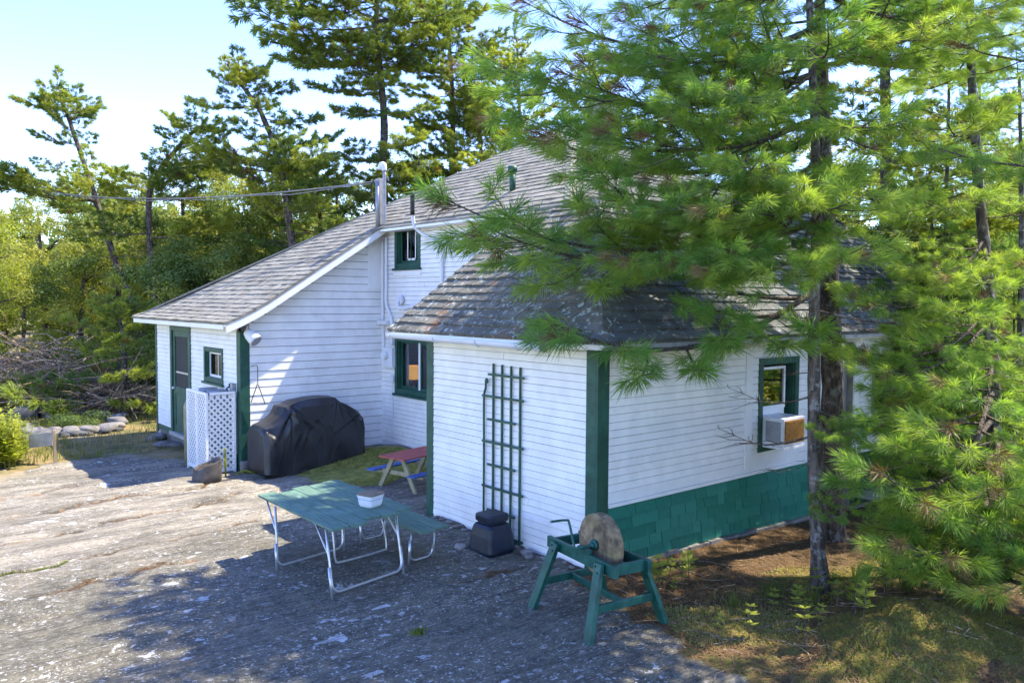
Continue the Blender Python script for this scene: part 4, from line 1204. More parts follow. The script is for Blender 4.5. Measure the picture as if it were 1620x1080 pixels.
# covered grill
def grill_cover():
    cx, cy = 0.22, 7.66; rot = math.radians(3); zg = hgt(cx, cy) - .06
    SX = [-1.02, -.98, -.80, -.62, -.52, -.28, .28, .47, .60, .93, 1.02]
    ZT = [.80, .87, .95, 1.06, 1.20, 1.29, 1.33, 1.31, 1.20, 1.02, .93]
    PY = [-.40, -.385, -.37, -.345, -.29, -.19, .05, .25, .33, .35, .36]
    PZ = [.00, .22, .48, .72, .90, .985, 1.0, .985, .86, .45, .00]
    nx, npr = 120, 90; vs = []; fs = []
    rr = np.random.default_rng(9)
    PIN = [(-.50, -.18, 1.18), (.46, -.2, 1.28), (-.98, -.3, .84), (.95, -.3, .98)]
    LINES = []
    for k, (px, py, pz) in enumerate(PIN):
        for j in range((9, 5, 4, 5)[k]):
            a = rr.uniform(-2.75, -.4); LINES.append((px, pz, math.cos(a), math.sin(a), rr.uniform(.3, .95), rr.uniform(.02, .055), rr.uniform(.018, .045)))
    for j in range(16):
        a = rr.uniform(-2.6, -.5); LINES.append((rr.uniform(-.9, .9), rr.uniform(.4, 1.0), math.cos(a), math.sin(a), rr.uniform(.25, .6), rr.uniform(.010, .028), rr.uniform(.015, .04)))
    for i in range(nx + 1):
        x = lerp(SX[0], SX[-1], i / nx); zt = float(np.interp(x, SX, ZT))
        endk = min(1, min(i, nx - i) / 5.0)
        for j in range(npr + 1):
            t = j / npr * (len(PY) - 1); py = float(np.interp(t, range(len(PY)), PY)); pz = float(np.interp(t, range(len(PZ)), PZ)); z = pz * zt
            w = 0.0
            for (lx, lz, dx, dz, ln, dep, wd) in LINES:
                ex, ez = x - lx, z - lz; u = ex * dx + ez * dz; v = -ex * dz + ez * dx
                if 0 < u < ln: w += dep * (math.exp(-abs(v) / wd) - .7 * math.exp(-abs(v - 1.8 * wd) / wd)) * min(1, u * 8) * (1 - u / ln)
            low = max(0, 1 - z / .75)
            w += low * (.030 * abs(math.sin(x * 5.1 + .6 * math.sin(x * 3))) + .016 * math.sin(x * 13 + 1)) + .008 * math.sin(x * 9 + z * 6)
            sgn = -1 if py < 0 else 1
            y = py * (.93 + .07 * endk) + sgn * w * (1 if pz < .97 else .2); z2 = z + (w * .8 if pz >= .97 else 0)
            x2 = x + (low * .02 * math.sin(py * 20) + (1 - endk) * .0)
            if z < .02: z2 += .03 + .022 * math.sin(x * 6 + 1) + .012 * math.sin(x * 17)
            gx_, gy_ = cx + x2 * math.cos(rot) - y * math.sin(rot), cy + x2 * math.sin(rot) + y * math.cos(rot)
            vs.append((gx_, gy_, zg + z2))
    m_ = npr + 1
    for i in range(nx):
        for j in range(npr): fs.append((i * m_ + j, (i + 1) * m_ + j, (i + 1) * m_ + j + 1, i * m_ + j + 1))
    mb = MB(); mb.add(vs, fs, smooth=True)
    for i0, flip in ((0, False), (nx, True)):
        f = tuple(i0 * m_ + j for j in range(m_)); mb.f.append(f if not flip else f[::-1]); mb.r.append(.5); mb.sm.append(False)
    T = thing("covered_grill", (cx, cy, hgt(cx, cy)), "barbecue grill under a baggy black vinyl cover against the plank wall", "grill")
    o = mb.build("cover", M['cover'], T)
    for sx in (-.7, .7):
        for sy in (-.2, .2):
            w = MB(); z = hgt(cx + sx, cy + sy); w.disc((cx + sx, cy + sy, z + .06), (0, 1, 0), .06, .04, 14); w.build("wheel", M['black_plastic'], T)
    return T
grill_cover()
mb = MB(); mb.box((-0.86, 8.02, -.25), (-.62, 8.20, .06)); obj_thing("step_block", mb, M['concrete'], "small grey concrete block at the foot of the green corner board", "block", bevel=.02)

# lattice screen round the gas cylinder
T = thing("lattice_screen", (-1.35, 8.9, -.15), "white diagonal lattice screen folded round the corner by the screen door", "screen")
zg = -.20; zl = 1.30
def lattice(p0, d, L, posts):
    p0, d = Vector(p0), Vector(d); nn = Vector((-d.y, d.x, 0)); sp = .115
    mb = MB(); z0, z1 = zg + .10, zl - .04
    for sgn, o in ((1, .006), (-1, -.006)):
        k = -int((z1 - z0) / sp) - 2
        while k * sp < L + (z1 - z0):
            a0 = k * sp if sgn > 0 else k * sp
            # strip: a = a0 + sgn*(z - z0)
            lo, hi = z0, z1
            if sgn > 0: lo = max(lo, z0 - a0); hi = min(hi, z0 + L - a0)
            else: lo = max(lo, z0 + a0 - L); hi = min(hi, z0 + a0)
            if hi - lo > .03:
                q0 = p0 + d * (a0 + sgn * (lo - z0)) + Vector((0, 0, lo)) + nn * o; q1 = p0 + d * (a0 + sgn * (hi - z0)) + Vector((0, 0, hi)) + nn * o
                mb.beam(q0, q1, .005, .040, nn.cross(q1 - q0))
            k += 1
    pn = mb.build("lattice", M['white_trim'], T); pn["kind"] = "stuff"
    for a in posts:
        f = MB(); q = p0 + d * a; f.beam(q + Vector((0, 0, zg - .05)), q + Vector((0, 0, zl + .02)), .045, .045); f.build("post", M['white_trim'], T, .003)
    f = MB(); f.beam(p0 + d * .024 + Vector((0, 0, zl)), p0 + d * (L - .024) + Vector((0, 0, zl)), .04, .05); f.build("rail", M['white_trim'], T, .003)
    f = MB(); f.beam(p0 + d * .024 + Vector((0, 0, zg + .08)), p0 + d * (L - .024) + Vector((0, 0, zg + .08)), .04, .05); f.build("rail", M['white_trim'], T, .003)
lattice((-1.36, 9.45, 0), (0, -1, 0), 1.02, (0.0, .50, 1.02))
lattice((-1.33, 8.43, 0), (1, 0, 0), .48, (.47,))
T = thing("gas_cylinder", (-1.22, 9.75, -.2), "tall tan gas cylinder standing behind the lattice screen", "cylinder")
mb = MB(); mb.tube([(-1.16, 9.72, -.2), (-1.16, 9.72, .95), (-1.16, 9.72, 1.05), (-1.16, 9.72, 1.10)], [.19, .19, .15, .05], 20); mb.build("tank", M['tan'], T)
mb = MB(); mb.tube([(-1.16, 9.72, 1.10), (-1.16, 9.72, 1.20)], [.08, .08], 12); mb.build("valve_collar", M['steel'], T)
T = thing("heat_pump", (-1.05, 8.95, -.2), "grey metal unit with round lids showing above the lattice screen", "heat pump")
mb = MB(); mb.box((-1.30, 8.50, -.15), (-.85, 9.38, 1.26)); mb.build("housing", M['steel'], T, .02)
for y in (8.72, 9.15):
    mb = MB(); mb.disc((-1.08, y, 1.30), (0, 0, 1), .17, .07, 20); mb.build("lid", M['steel'], T)
T = thing("gas_regulator", (-0.84, 8.6, 1.2), "cluster of dark gas valves and pipes on the wall above the lattice", "regulator")
for i, (y, z) in enumerate(((8.50, 1.36), (8.62, 1.42), (8.74, 1.34))):
    mb = MB(); mb.tube(smooth_path([(-.80, y, 1.15), (-.84, y + .02, z - .08), (-.86, y + .05, z), (-.80, y + .10, z + .02)], 4), .014, 8); mb.build("pipe", M['dark_metal'], T)
mb = MB(); mb.box((-.87, 8.50, 1.30), (-.802, 8.60, 1.46)); mb.build("valve_body", M['steel'], T, .01)

# grow bag and stalks
T = thing("grow_bag", (-1.62, 7.75, -.15), "slumped dark fabric planting bag in front of the lattice screen", "bag")
n = 40; vs = []; fs = []; zb = hgt(-1.62, 7.75)
lv = [(.95, .0), (1.06, .03), (1.05, .10), (1.0, .20), (.97, .28), (.95, .30), (.90, .29), (.85, .22)]
for (s, z) in lv:
    for k in range(n):
        a = 2 * math.pi * k / n; c_, s_ = math.cos(a), math.sin(a); e = .55
        px = math.copysign(abs(c_) ** e, c_) * .20 * s; py = math.copysign(abs(s_) ** e, s_) * .25 * s
        w = .010 * math.sin(a * 6 + z * 20) + .008 * math.sin(a * 11)
        vs.append((-1.62 + px * (1 + w * 3) + z * .06, 7.72 + py * (1 + w * 3), zb - .01 + z * (1 + .30 * c_ - .12 * s_)))
for i in range(len(lv) - 1):
    for k in range(n): k2 = (k + 1) % n; fs.append((i * n + k, i * n + k2, (i + 1) * n + k2, (i + 1) * n + k))
mb = MB(); mb.add(vs, fs, smooth=True); mb.build("bag_side", M['bag'], T)
mb = MB(); mb.disc((-1.61, 7.72, zb + .23), (-.28, .1, 1), .19, .02, 20); mb.build("soil", M['soil'], T)
for i, (x, y, dx, dy, hh, lab) in enumerate(((-1.24, 7.86, .0, .02, .50, "upright pale green stalk beside the slumped planting bag"), (-1.06, 7.98, .28, -.32, .16, "fallen pale stalk lying on the rock beside the planting bag"))):
    T = thing("stalk_plant", (x, y, hgt(x, y)), lab, "plant")
    mb = MB(); z = hgt(x, y); mb.tube(smooth_path([(x, y, z - .02), (x + dx * .5, y + dy * .5, z + hh * .6), (x + dx, y + dy, z + hh * (1 if i == 0 else .25))], 5), [.016] * 8 + [.012] * 3, 7); mb.build("stem", M['leaf_bright'], T)
    mb = MB()
    for k in range(34):
        t = .25 + .75 * random.random(); c = Vector((x + dx * t, y + dy * t, z + hh * t * (1 if i == 0 else .4))); a = random.random() * 6.28
        o = Vector((math.cos(a), math.sin(a), .7)) * random.uniform(.05, .10); s = Vector((-math.sin(a), math.cos(a), 0)) * .014
        mb.add([c - s, c + s, c + o], [(0, 1, 2)])
    mb.build("leaves", M['leaf'], T)

# child's picnic table behind the extension corner
T = thing("child_picnic_table", (.85, 4.95, 0), "small child's picnic table with red top and blue benches", "table")
dv = Vector((1.07, .25, 0)).normalized(); wv = Vector((dv.y, -dv.x, 0)); O = Vector((.32, 4.82, 0))
def kp(l, w, z): return O + dv * l + wv * w + UPV * z
for i in range(3):
    w0 = -.29 + i * .195; mb = MB(); mb.hexa([kp(-.03, w0, .485), kp(-.03, w0 + .188, .485), kp(1.08, w0 + .188, .485), kp(1.08, w0, .485)][::-1], [kp(-.03, w0, .51), kp(-.03, w0 + .188, .51), kp(1.08, w0 + .188, .51), kp(1.08, w0, .51)][::-1]); mb.build("plank", M['red'], T, .003)
for s in (-1, 1):
    mb = MB(); a = s * .46; mb.hexa([kp(-.06, a - .085, .245), kp(-.06, a + .085, .245), kp(1.10, a + .085, .245), kp(1.10, a - .085, .245)][::-1], [kp(-.06, a - .085, .27), kp(-.06, a + .085, .27), kp(1.10, a + .085, .27), kp(1.10, a - .085, .27)][::-1]); mb.build("bench_plank", M['blue'], T, .003)
for l in (.12, .92):
    for s in (-1, 1):
        mb = MB(); f = kp(l, s * .40, 0); f.z = hgt(f.x, f.y) - .01; mb.beam(kp(l, s * .10, .484), f, .038, .075, dv.cross(UPV)); mb.build("leg", M['tan'], T, .003)
    mb = MB(); mb.beam(kp(l + .04, -.52, .225), kp(l + .04, .52, .225), .035, .07); mb.build("crossbar", M['tan'], T, .003)

# stones ---------------------------------------------------------------------
def stone_mesh(seed, flat=.7):
    r = np.random.default_rng(seed); bm_v = []; n1, n2 = 10, 14
    vs, fs = [(0, 0, -flat)], []
    off = r.uniform(0, 6.28, (4, 3))
    def rad(d):
        return 1 + .16 * math.sin(2.2 * d[0] + off[0][0] + 2 * d[1]) + .12 * math.sin(3.1 * d[1] + off[1][1] - 2.2 * d[2]) + .07 * math.sin(5.3 * d[2] + off[2][2] + 3 * d[0])
    for i in range(1, n1):
        th = math.pi * i / n1 - math.pi / 2
        for k in range(n2):
            a = 2 * math.pi * k / n2; d = (math.cos(th) * math.cos(a), math.cos(th) * math.sin(a), math.sin(th)); q = rad(d)
            q = min(q, 1.1); vs.append((d[0] * q, d[1] * q, max(-.55, min(.72, d[2] * q)) * flat))
    vs.append((0, 0, .72 * flat))
    for k in range(n2):
        k2 = (k + 1) % n2; fs.append((0, 1 + k2, 1 + k)); b = 1 + (n1 - 2) * n2; fs.append((b + k, b + k2, len(vs) - 1))
        for i in range(n1 - 2): fs.append((1 + i * n2 + k, 1 + i * n2 + k2, 1 + (i + 1) * n2 + k2, 1 + (i + 1) * n2 + k))
    me = mesh_from(vs, fs, "stone"); me.polygons.foreach_set("use_smooth", np.ones(len(fs), dtype=bool)); me.materials.append(M['stone']); return me
STONES = [stone_mesh(s, f) for s, f in ((1, .7), (2, .8), (3, .6), (4, .75), (5, .65))]
DSTONES = [me_.copy() for me_ in STONES]
for me_ in DSTONES: me_.materials[0] = M['dark_stone']
def stone(x, y, sx, sy, sz, label, group=None, dz=0.0, dark=False):
    o = link("stone", random.choice(DSTONES if dark else STONES), None, None, (x, y, hgt(x, y) + sz * .32 + dz), (random.uniform(-.15, .15), random.uniform(-.15, .15), random.uniform(0, 6.28)))
    o.scale = (sx, sy, sz); return tag(o, label, "stone", group)
ring = [(-2.72, 15.2, .30, .22, .22), (-2.30, 14.95, .34, .24, .24), (-1.93, 14.85, .27, .24, .25), (-1.52, 14.95, .32, .26, .27), (-1.22, 15.35, .25, .2, .2), (-1.05, 15.95, .28, .24, .26), (-.86, 16.6, .27, .27, .25),
        (-1.15, 17.3, .26, .26, .22), (-2.95, 15.9, .30, .24, .18), (-2.98, 16.7, .34, .26, .2), (-2.2, 18.0, .3, .25, .2)]
RINGL = ["front boulder of the bed's ring nearest the stake board", "long rounded front boulder second along the bed's ring from the stake board", "middle front boulder of the ring round the plant bed", "biggest round front boulder of the ring round the plant bed", "small boulder at the front right bend of the bed's ring",
         "boulder on the right side of the bed's ring, halfway back", "upper boulder on the right side of the bed's ring", "rearmost boulder on the right side of the bed's ring", "low boulder on the left side of the bed's ring behind the board", "wide boulder on the left side of the bed's ring below the dark pair", "small boulder at the back of the bed's ring beside the dark pair"]
for q, lb in zip(ring, RINGL): stone(q[0], q[1], q[2] * 1.05, q[3], q[4] * .78, lb, "boulders ringing the bed")
stone(-2.75, 18.2, .42, .34, .36, "tallest dark pointed boulder at the back of the plant bed", dark=True)
stone(-2.35, 18.6, .30, .28, .28, "dark boulder leaning beside the tallest one at the plant bed", dark=True)
for q in ((-2.15, 14.55, .25, .18, .13), (-1.62, 14.6, .19, .15, .12), (-1.35, 14.75, .16, .13, .1), (-2.5, 14.62, .14, .12, .1)): stone(*q, "low dark stone lying on the ground before the boulder ring", "low stones before the ring", dark=True)
stone(-.16, 1.00, .085, .06, .07, "reddish round stone at the wall between bin and grindstone")
stone(-.22, .88, .07, .055, .055, "small flat stone next to the round one by the bin")
stone(-.68, 1.62, .08, .06, .06, "dark stone half hidden on the far side of the black bin")
for i in range(7):
    stone(-.09 - random.random() * .05, 2.95 - i * .17, random.uniform(.04, .08), random.uniform(.035, .06), random.uniform(.03, .05), "small rubble stone along the foot of the trellis wall", "rubble along the wall foot")
for i in range(5):
    stone(-.10 - random.random() * .06, .70 - i * .15, random.uniform(.03, .07), random.uniform(.03, .05), random.uniform(.025, .04), "small rubble stone between the bin and the grindstone stand", "rubble by the grindstone")
for q, lb in (((-1.0, 11.9, .32, .22, .14), "grey rock slab below the screen door"), ((-.95, 12.9, .26, .2, .14), "grey rock under the far end of the wing")): stone(*q, lb)

# board on a stake by the tall weeds
T = thing("stake_board", (-3.25, 11.4, -.25), "pale board nailed to a short wooden stake by the tall weeds", "board")
zz = hgt(-3.25, 11.43)
mb = MB(); mb.beam((-3.25, 11.43, zz - .1), (-3.27, 11.43, zz + .64), .05, .05, (0, 1, 0)); mb.build("stake", M['wood'], T, .004)
mb = MB(); mb.hexa([(-3.30, 11.46, zz + .34), (-3.62, 11.9, zz + .26), (-3.60, 11.92, zz + .26), (-3.28, 11.48, zz + .34)], [(-3.30, 11.46, zz + .60), (-3.62, 11.9, zz + .54), (-3.60, 11.92, zz + .54), (-3.28, 11.48, zz + .60)]); mb.build("plank", M['greywood'], T, .003)

# ------------------------------------------------------------------ vegetation meshes shared by all plants
def norm(a): return a / np.maximum(np.linalg.norm(a, axis=-1, keepdims=True), 1e-9)

def raw_mesh(name, parts):
    """parts: list of (verts Nx3, faces MxK int, material, rnd M)"""
    me = bpy.data.meshes.new(name)
    V, Ls, starts, mi, rn = [], [], [], [], []
    vb = lb = 0
    for k, (v, f, mat, r) in enumerate(parts):
        v = np.asarray(v, np.float32); f = np.asarray(f, np.int64)
        V.append(v); Ls.append((f + vb).ravel()); starts.append(lb + np.arange(len(f)) * f.shape[1])
        lb += f.size; vb += len(v); mi.append(np.full(len(f), k)); rn.append(np.asarray(r))
        me.materials.append(mat)
    V = np.concatenate(V); Ls = np.concatenate(Ls); starts = np.concatenate(starts)
    me.vertices.add(len(V)); me.loops.add(len(Ls)); me.polygons.add(len(starts))
    me.vertices.foreach_set("co", V.ravel()); me.loops.foreach_set("vertex_index", Ls.astype(np.int32))
    me.polygons.foreach_set("loop_start", starts.astype(np.int32)); me.polygons.foreach_set("material_index", np.concatenate(mi).astype(np.int32))
    me.update(calc_edges=True)
    at = me.attributes.new("rnd", 'FLOAT', 'FACE'); at.data.foreach_set("value", np.concatenate(rn).astype(np.float32))
    return me

def tubes_np(paths, n=4):
    vs, fs = [], []; b = 0
    for pts, r0, r1 in paths:
        pts = np.asarray(pts, float); m_ = len(pts)
        d = np.gradient(pts, axis=0); d = norm(d)
        ref = np.array([0, 0, 1.0]) if abs(d[0][2]) < .9 else np.array([1.0, 0, 0])
        s = norm(np.cross(d, ref)); u = np.cross(s, d)
        rr = np.linspace(r0, r1, m_)[:, None]
        for k in range(n):
            a = 2 * math.pi * k / n; vs.append(pts + (s * math.cos(a) + u * math.sin(a)) * rr)
        base = b
        ids = np.arange(n * m_).reshape(n, m_) + base
        for k in range(n):
            k2 = (k + 1) % n
            fs.append(np.stack([ids[k, :-1], ids[k2, :-1], ids[k2, 1:], ids[k, 1:]], -1))
        b += n * m_
    return np.concatenate(vs), np.concatenate(fs)

def bough(seed, L, nN, nl, nw, mat, spacing=.17, shoot=.13, droop=.10, dens=1.0, bare=.12):
    r = np.random.default_rng(seed)
    paths, tips, dirs = [], [], []
    t = np.linspace(0, 1, 10)
    main = np.stack([L * t, .05 * L * np.sin(t * 3 + r.uniform(0, 6)) * t, L * (-droop * np.sin(t * math.pi * .9) + .10 * t ** 3)], -1)
    paths.append((main, .011 * L, .004))
    def at(tt): return np.array([np.interp(tt, t, main[:, i]) for i in range(3)])
    tt = bare; side = 1
    while tt < .98:
        p = at(tt); side = -side
        l = L * .40 * (1 - tt) ** .75 * r.uniform(.75, 1.15) + .16
        if tt < .3: l *= .55 + tt
        a = math.radians(r.uniform(36, 62)) * side
        dr = norm(np.array([math.cos(a), math.sin(a), r.uniform(-.12, .22)]))
        m_ = max(3, int(l / .15)); s = np.linspace(0, 1, m_ + 1)
        sp = p + dr * (s * l)[:, None]; sp[:, 2] += -.05 * l * np.sin(s * math.pi) + .12 * l * s ** 2; sp[:, 0] += .10 * l * s ** 2
        paths.append((sp, .006 * L * (1 - tt) + .003, .0022))
        q = .22; ss = 1
        while q <= 1.0:
            c = np.array([np.interp(q, s, sp[:, i]) for i in range(3)]); ss = -ss
            a2 = a + math.radians(r.uniform(25, 55)) * ss
            d2 = norm(np.array([math.cos(a2), math.sin(a2), r.uniform(.0, .5)]))
            e = c + d2 * r.uniform(.5, 1.2) * shoot
            if r.random() < dens: tips.append(e); dirs.append(d2); paths.append((np.stack([c, e]), .003, .002))
            q += shoot * .85 / l
        tips.append(sp[-1] + dr * .03); dirs.append(norm(dr + np.array([.2, 0, .15])))
        tt += spacing / L * r.uniform(.8, 1.25)
    tips.append(main[-1]); dirs.append(np.array([.95, 0, .3]))
    tips = np.array(tips); dirs = norm(np.array(dirs)); S = len(tips)
    wv, wf = tubes_np(paths, 4)
    # needles
    T_ = np.repeat(tips, nN, 0); D_ = np.repeat(dirs, nN, 0); K = len(T_)
    shade = np.repeat(r.random(S), nN)
    back = r.random(K) ** 1.3 * shoot * 1.05
    base = T_ - D_ * back[:, None]
    rv = norm(r.normal(size=(K, 3))); perp = norm(rv - D_ * (rv * D_).sum(-1, keepdims=True))
    th = np.radians(r.uniform(10, 52, K))[:, None]
    nd = D_ * np.cos(th) + perp * np.sin(th); nd[:, 2] -= .10; nd = norm(nd)
    ln = (nl * r.uniform(.75, 1.15, K))[:, None]
    wd = norm(np.cross(nd, norm(r.normal(size=(K, 3))))) * nw * .5
    mid = base + nd * ln * .55; tip = base + nd * ln; tip[:, 2] -= ln[:, 0] * .06
    V = np.stack([base, mid + wd, tip, mid - wd], 1).reshape(-1, 3)
    F = np.arange(4 * K).reshape(-1, 4)
    rn = np.clip(shade * .75 + r.random(K) * .25, 0, 1)
    gone = np.repeat(r.random(S) < .06, nN); dry = np.repeat(r.random(S) < .035, nN) & ~gone; live = ~gone & ~dry
    return raw_mesh("bough", [(wv, wf, M['twig'], np.full(len(wf), .5)), (V, F[live], mat, rn[live]), (V[:4], np.array([[0, 1, 2, 3]]), mat, [.5]) if not dry.any() else (V, F[dry], M['litter'], rn[dry])])

BN = [bough(s, L, 84, .135, .005, M['needle']) for s, L in ((1, 2.6), (2, 2.6), (3, 2.6), (4, 1.5), (5, 1.5), (6, 1.5))]
BF = [bough(s, L, 44, .17, .019, M['needle_far'], .20, .15, .06, bare=.22) for s, L in ((11, 2.2), (12, 2.2), (13, 2.2), (14, 1.3), (15, 1.3))]
LEN = {me.name: l for me, l in zip(BN + BF, [2.6] * 3 + [1.5] * 3 + [2.2] * 3 + [1.3] * 2)}
BDEAD = []
def dead_bough(seed, L=1.4):
    r = np.random.default_rng(seed); paths = []
    t = np.linspace(0, 1, 8); main = np.stack([L * t, .08 * np.sin(t * 5), -.10 * L * np.sin(t * 3)], -1); paths.append((main, .013, .003))
    for k in range(14):
        q = r.uniform(.2, 1); p = np.array([np.interp(q, t, main[:, i]) for i in range(3)]); a = r.choice([-1, 1]) * r.uniform(.5, 1.2); l = r.uniform(.1, .45)
        e = p + np.array([math.cos(a), math.sin(a), r.uniform(-.3, .3)]) * l; m2 = (p + e) / 2 + r.normal(size=3) * .02; paths.append((np.stack([p, m2, e]), .005, .002))
    v, f = tubes_np(paths, 4); return raw_mesh("dead_branch", [(v, f, M['bark_light'], np.full(len(f), .5))])
BDEAD = [dead_bough(21), dead_bough(22)]
LEN.update({me.name: 1.4 for me in BDEAD})

def place_bough(me, base, tip, parent, name="bough", roll=None):
    base, tip = Vector(base), Vector(tip); d = tip - base; L = d.length
    o = bpy.data.objects.new(name, me); COL.objects.link(o)
    x = d.normalized(); ref = Vector((0, 0, 1)); y = ref.cross(x)
    if y.length < .05: y = Vector((0, 1, 0))
    y.normalize(); z = x.cross(y)
    R = Matrix((x, y, z)).transposed()
    rl = random.uniform(-.35, .35) if roll is None else roll
    R = R @ Matrix.Rotation(rl, 3, 'X')
    k = L / LEN[me.name]
    mw = R.to_4x4() @ Matrix.Diagonal((k, k * random.uniform(.85, 1.15), k * random.choice([1, 1, -1]) * 1.0, 1)) if False else R.to_4x4() @ Matrix.Diagonal((k, k, k, 1))
    mw.translation = base - root_loc(parent)
    o.parent = parent; o.matrix_local = mw
    return o

def trunk_mesh(path, r0, r1, n=14, flare=1.35, lump=.06):
    pts = smooth_path(path, 6); m_ = len(pts); mb = MB(); rad = []
    for i in range(m_):
        t = i / (m_ - 1); rr = lerp(r0, r1, t ** .85)
        if i == 0: rr *= flare
        elif i == 1: rr *= 1 + (flare - 1) * .45
        rad.append(rr * (1 + lump * math.sin(i * 2.3) * .6))
    mb.tube(pts, rad, n, True, .5, lump * 1.6)
    return mb, pts

def at_height(pts, z):
    for a, b in zip(pts[:-1], pts[1:]):
        if (a.z - z) * (b.z - z) <= 0 and abs(a.z - b.z) > 1e-6: return a.lerp(b, (z - a.z) / (b.z - a.z))
    return pts[-1] if z > pts[-1].z else pts[0]

def pine(label, path, r0, r1, explicit=(), auto=None, far=False, mat='bark', dead=0, group=None, name="pine_tree", cat="tree"):
    base = Vector(path[0])
    T = thing(name, base, label, cat, group)
    mb, pts = trunk_mesh(path, r0, r1); mb.build("trunk", M[mat], T)
    cr = empty("crown", (0, 0, 0), T)
    big, small = (BF[:3], BF[3:]) if far else (BN[:3], BN[3:])
    def put(a, b):
        L = (Vector(b) - Vector(a)).length
        place_bough(random.choice(big if L > (1.6 if far else 1.9) else small), a, b, cr)
    for (x, y, z, za) in explicit:
        a = at_height(pts, za); tip = Vector((x, y, z))
        if far: tip = a + (tip - a) * 1.2
        put(a, tip)
        if far:
            for k in range(2):
                aa = math.atan2(tip.y - a.y, tip.x - a.x) + random.uniform(.5, 2.6) * (1 if k % 2 else -1); l = (tip - a).length * random.uniform(.45, .8)
                put(a + Vector((0, 0, random.uniform(-.25, .25))), a + Vector((math.cos(aa) * l, math.sin(aa) * l, (tip.z - a.z) * .6 + random.uniform(-.1, .35))))
        # a shorter companion along the limb fills it out
        if (tip - a).length > 2.4:
            m_ = a.lerp(tip, .45); side = (tip - a).cross(Vector((0, 0, 1))).normalized() * random.choice([-1, 1])
            put(m_, m_ + (tip - a).normalized() * 1.1 + side * .9 + Vector((0, 0, random.uniform(-.1, .25))))
    if auto:
        z0, z1, stp, per, lfun, el = auto
        z = z0
        while z < z1:
            t = (z - z0) / (z1 - z0); a0 = random.random() * 6.28
            for k in range(per):
                a = a0 + 6.283 * k / per + random.uniform(-.45, .45); l = lfun(t, a) * random.uniform(.75, 1.2)
                if l < .3: continue
                e = math.radians(lerp(el[0], el[1], t) + random.uniform(-9, 9)); p = at_height(pts, z + random.uniform(-.12, .12))
                put(p, p + Vector((math.cos(a) * math.cos(e), math.sin(a) * math.cos(e), math.sin(e))) * l)
            z += stp * random.uniform(.8, 1.2)
    p = pts[-1]; put(p - Vector((0, 0, .2)), p + Vector((random.uniform(-.1, .1), .05, .9)))
    for k in range(6):
        aa = k * 1.05 + random.random(); q = pts[-1 - k // 2]; put(q, q + Vector((math.cos(aa) * .9, math.sin(aa) * .9, random.uniform(.1, .6))))
    for k in range(dead):
        z = lerp(pts[0].z + 1.0, pts[-1].z * .55, random.random()); a = random.random() * 6.28; p = at_height(pts, z); l = random.uniform(.7, 1.4)
        place_bough(random.choice(BDEAD), p, p + Vector((math.cos(a), math.sin(a), random.uniform(-.2, .2))) * l, T, "dead_branch")
    return T

# ------------------------------------------------------------------ foreground pines
A_ = [(-1.39, .99, 3.85, 4.3), (-.91, .95, 3.54, 4.1), (-1.16, -.60, 2.50, 3.3), (-.35, 1.20, 5.05, 5.4), (-.60, 1.36, 5.62, 6.0), (-.39, .82, 6.11, 6.6), (.17, .39, 6.68, 7.2), (-.32, .18, 5.23, 5.8), (-.27, .62, 4.62, 5.2)]
A2_ = [(-.66, -1.60, 3.25, 4.2), (-.52, -2.18, 3.17, 4.0), (-.74, -.94, 3.27, 4.3), (-.42, -1.71, 3.65, 4.6), (-.55, -1.22, 4.0, 4.9),(1.75, -2.45, 1.80, 1.9), (1.05, -2.35, 1.72, 1.8), (1.55, -2.45, .92, 1.1), (1.1, -2.2, .85, 1.05), (-.61, -.67, 4.53, 5.0), (-.70, -.51, 3.80, 4.5), (-.24, -.65, 5.45, 6.0), (-.38, -1.88, 4.82, 5.5), (-.63, -2.27, 3.78, 4.3), (2.15, -2.72, 4.46, 5.0), (2.08, -2.60, 5.41, 6.0), (3.24, -2.88, 5.96, 6.5), (.95, -2.67, 3.87, 4.6), (.58, -2.71, 4.55, 5.2), (-.06, -1.42, 5.95, 6.6), (.27, -2.39, 5.32, 5.8), (.2, -2.3, 3.9, 4.5)]
R_ = [(1.60, -2.41, 2.19, 2.8), (.54, -2.88, 1.30, 1.7), (2.00, -2.72, 2.51, 3.0), (1.50, -3.37, 2.11, 2.4), (.73, -3.09, .69, 1.1), (1.63, -3.58, .63, 1.2), (2.34, -2.56, 3.34, 3.8), (3.96, -2.96, 4.08, 4.5), (2.67, -2.14, 4.05, 4.5), (3.89, -2.81, 5.36, 5.6), (.80, -3.34, 1.73, 2.0), (.90, -3.71, 1.35, 1.6), (1.12, -3.94, .52, .9), (1.87, -2.07, 2.88, 3.5), (2.19, -3.09, 3.20, 3.7), (2.80, -2.45, 4.91, 5.3)]
BP_ = [(3.62, -.84, -.15), (3.52, -.87, .36), (3.28, -.97, 1.72), (3.10, -1.0, 3.01), (3.28, -.80, 4.45), (3.48, -.59, 6.12), (3.59, -.48, 7.31), (3.6, -.45, 11.5)]
AP_ = [(1.49, -1.85, -.05), (1.46, -1.77, 1.14), (1.48, -1.72, 2.21), (1.55, -1.66, 3.01), (1.70, -1.57, 4.22), (1.79, -1.43, 5.61), (1.89, -1.31, 6.75), (1.9, -1.3, 9.5)]
crownL = lambda m_: (lambda t, a: m_ * (1 - t) ** .8 + .5)
pine("large pine with thick dark plated trunk rising close to the extension's long wall",
     BP_, .185, .045, A_,
     (6.2, 11.2, .55, 3, crownL(2.2), (0, 35)), mat='bark', dead=5)
pine("slender pale lichened pine stem in front of the larger dark trunk",
     AP_, .082, .028, A2_,
     (5.8, 9.2, .6, 3, crownL(1.8), (0, 35)), mat='bark_light', dead=4)
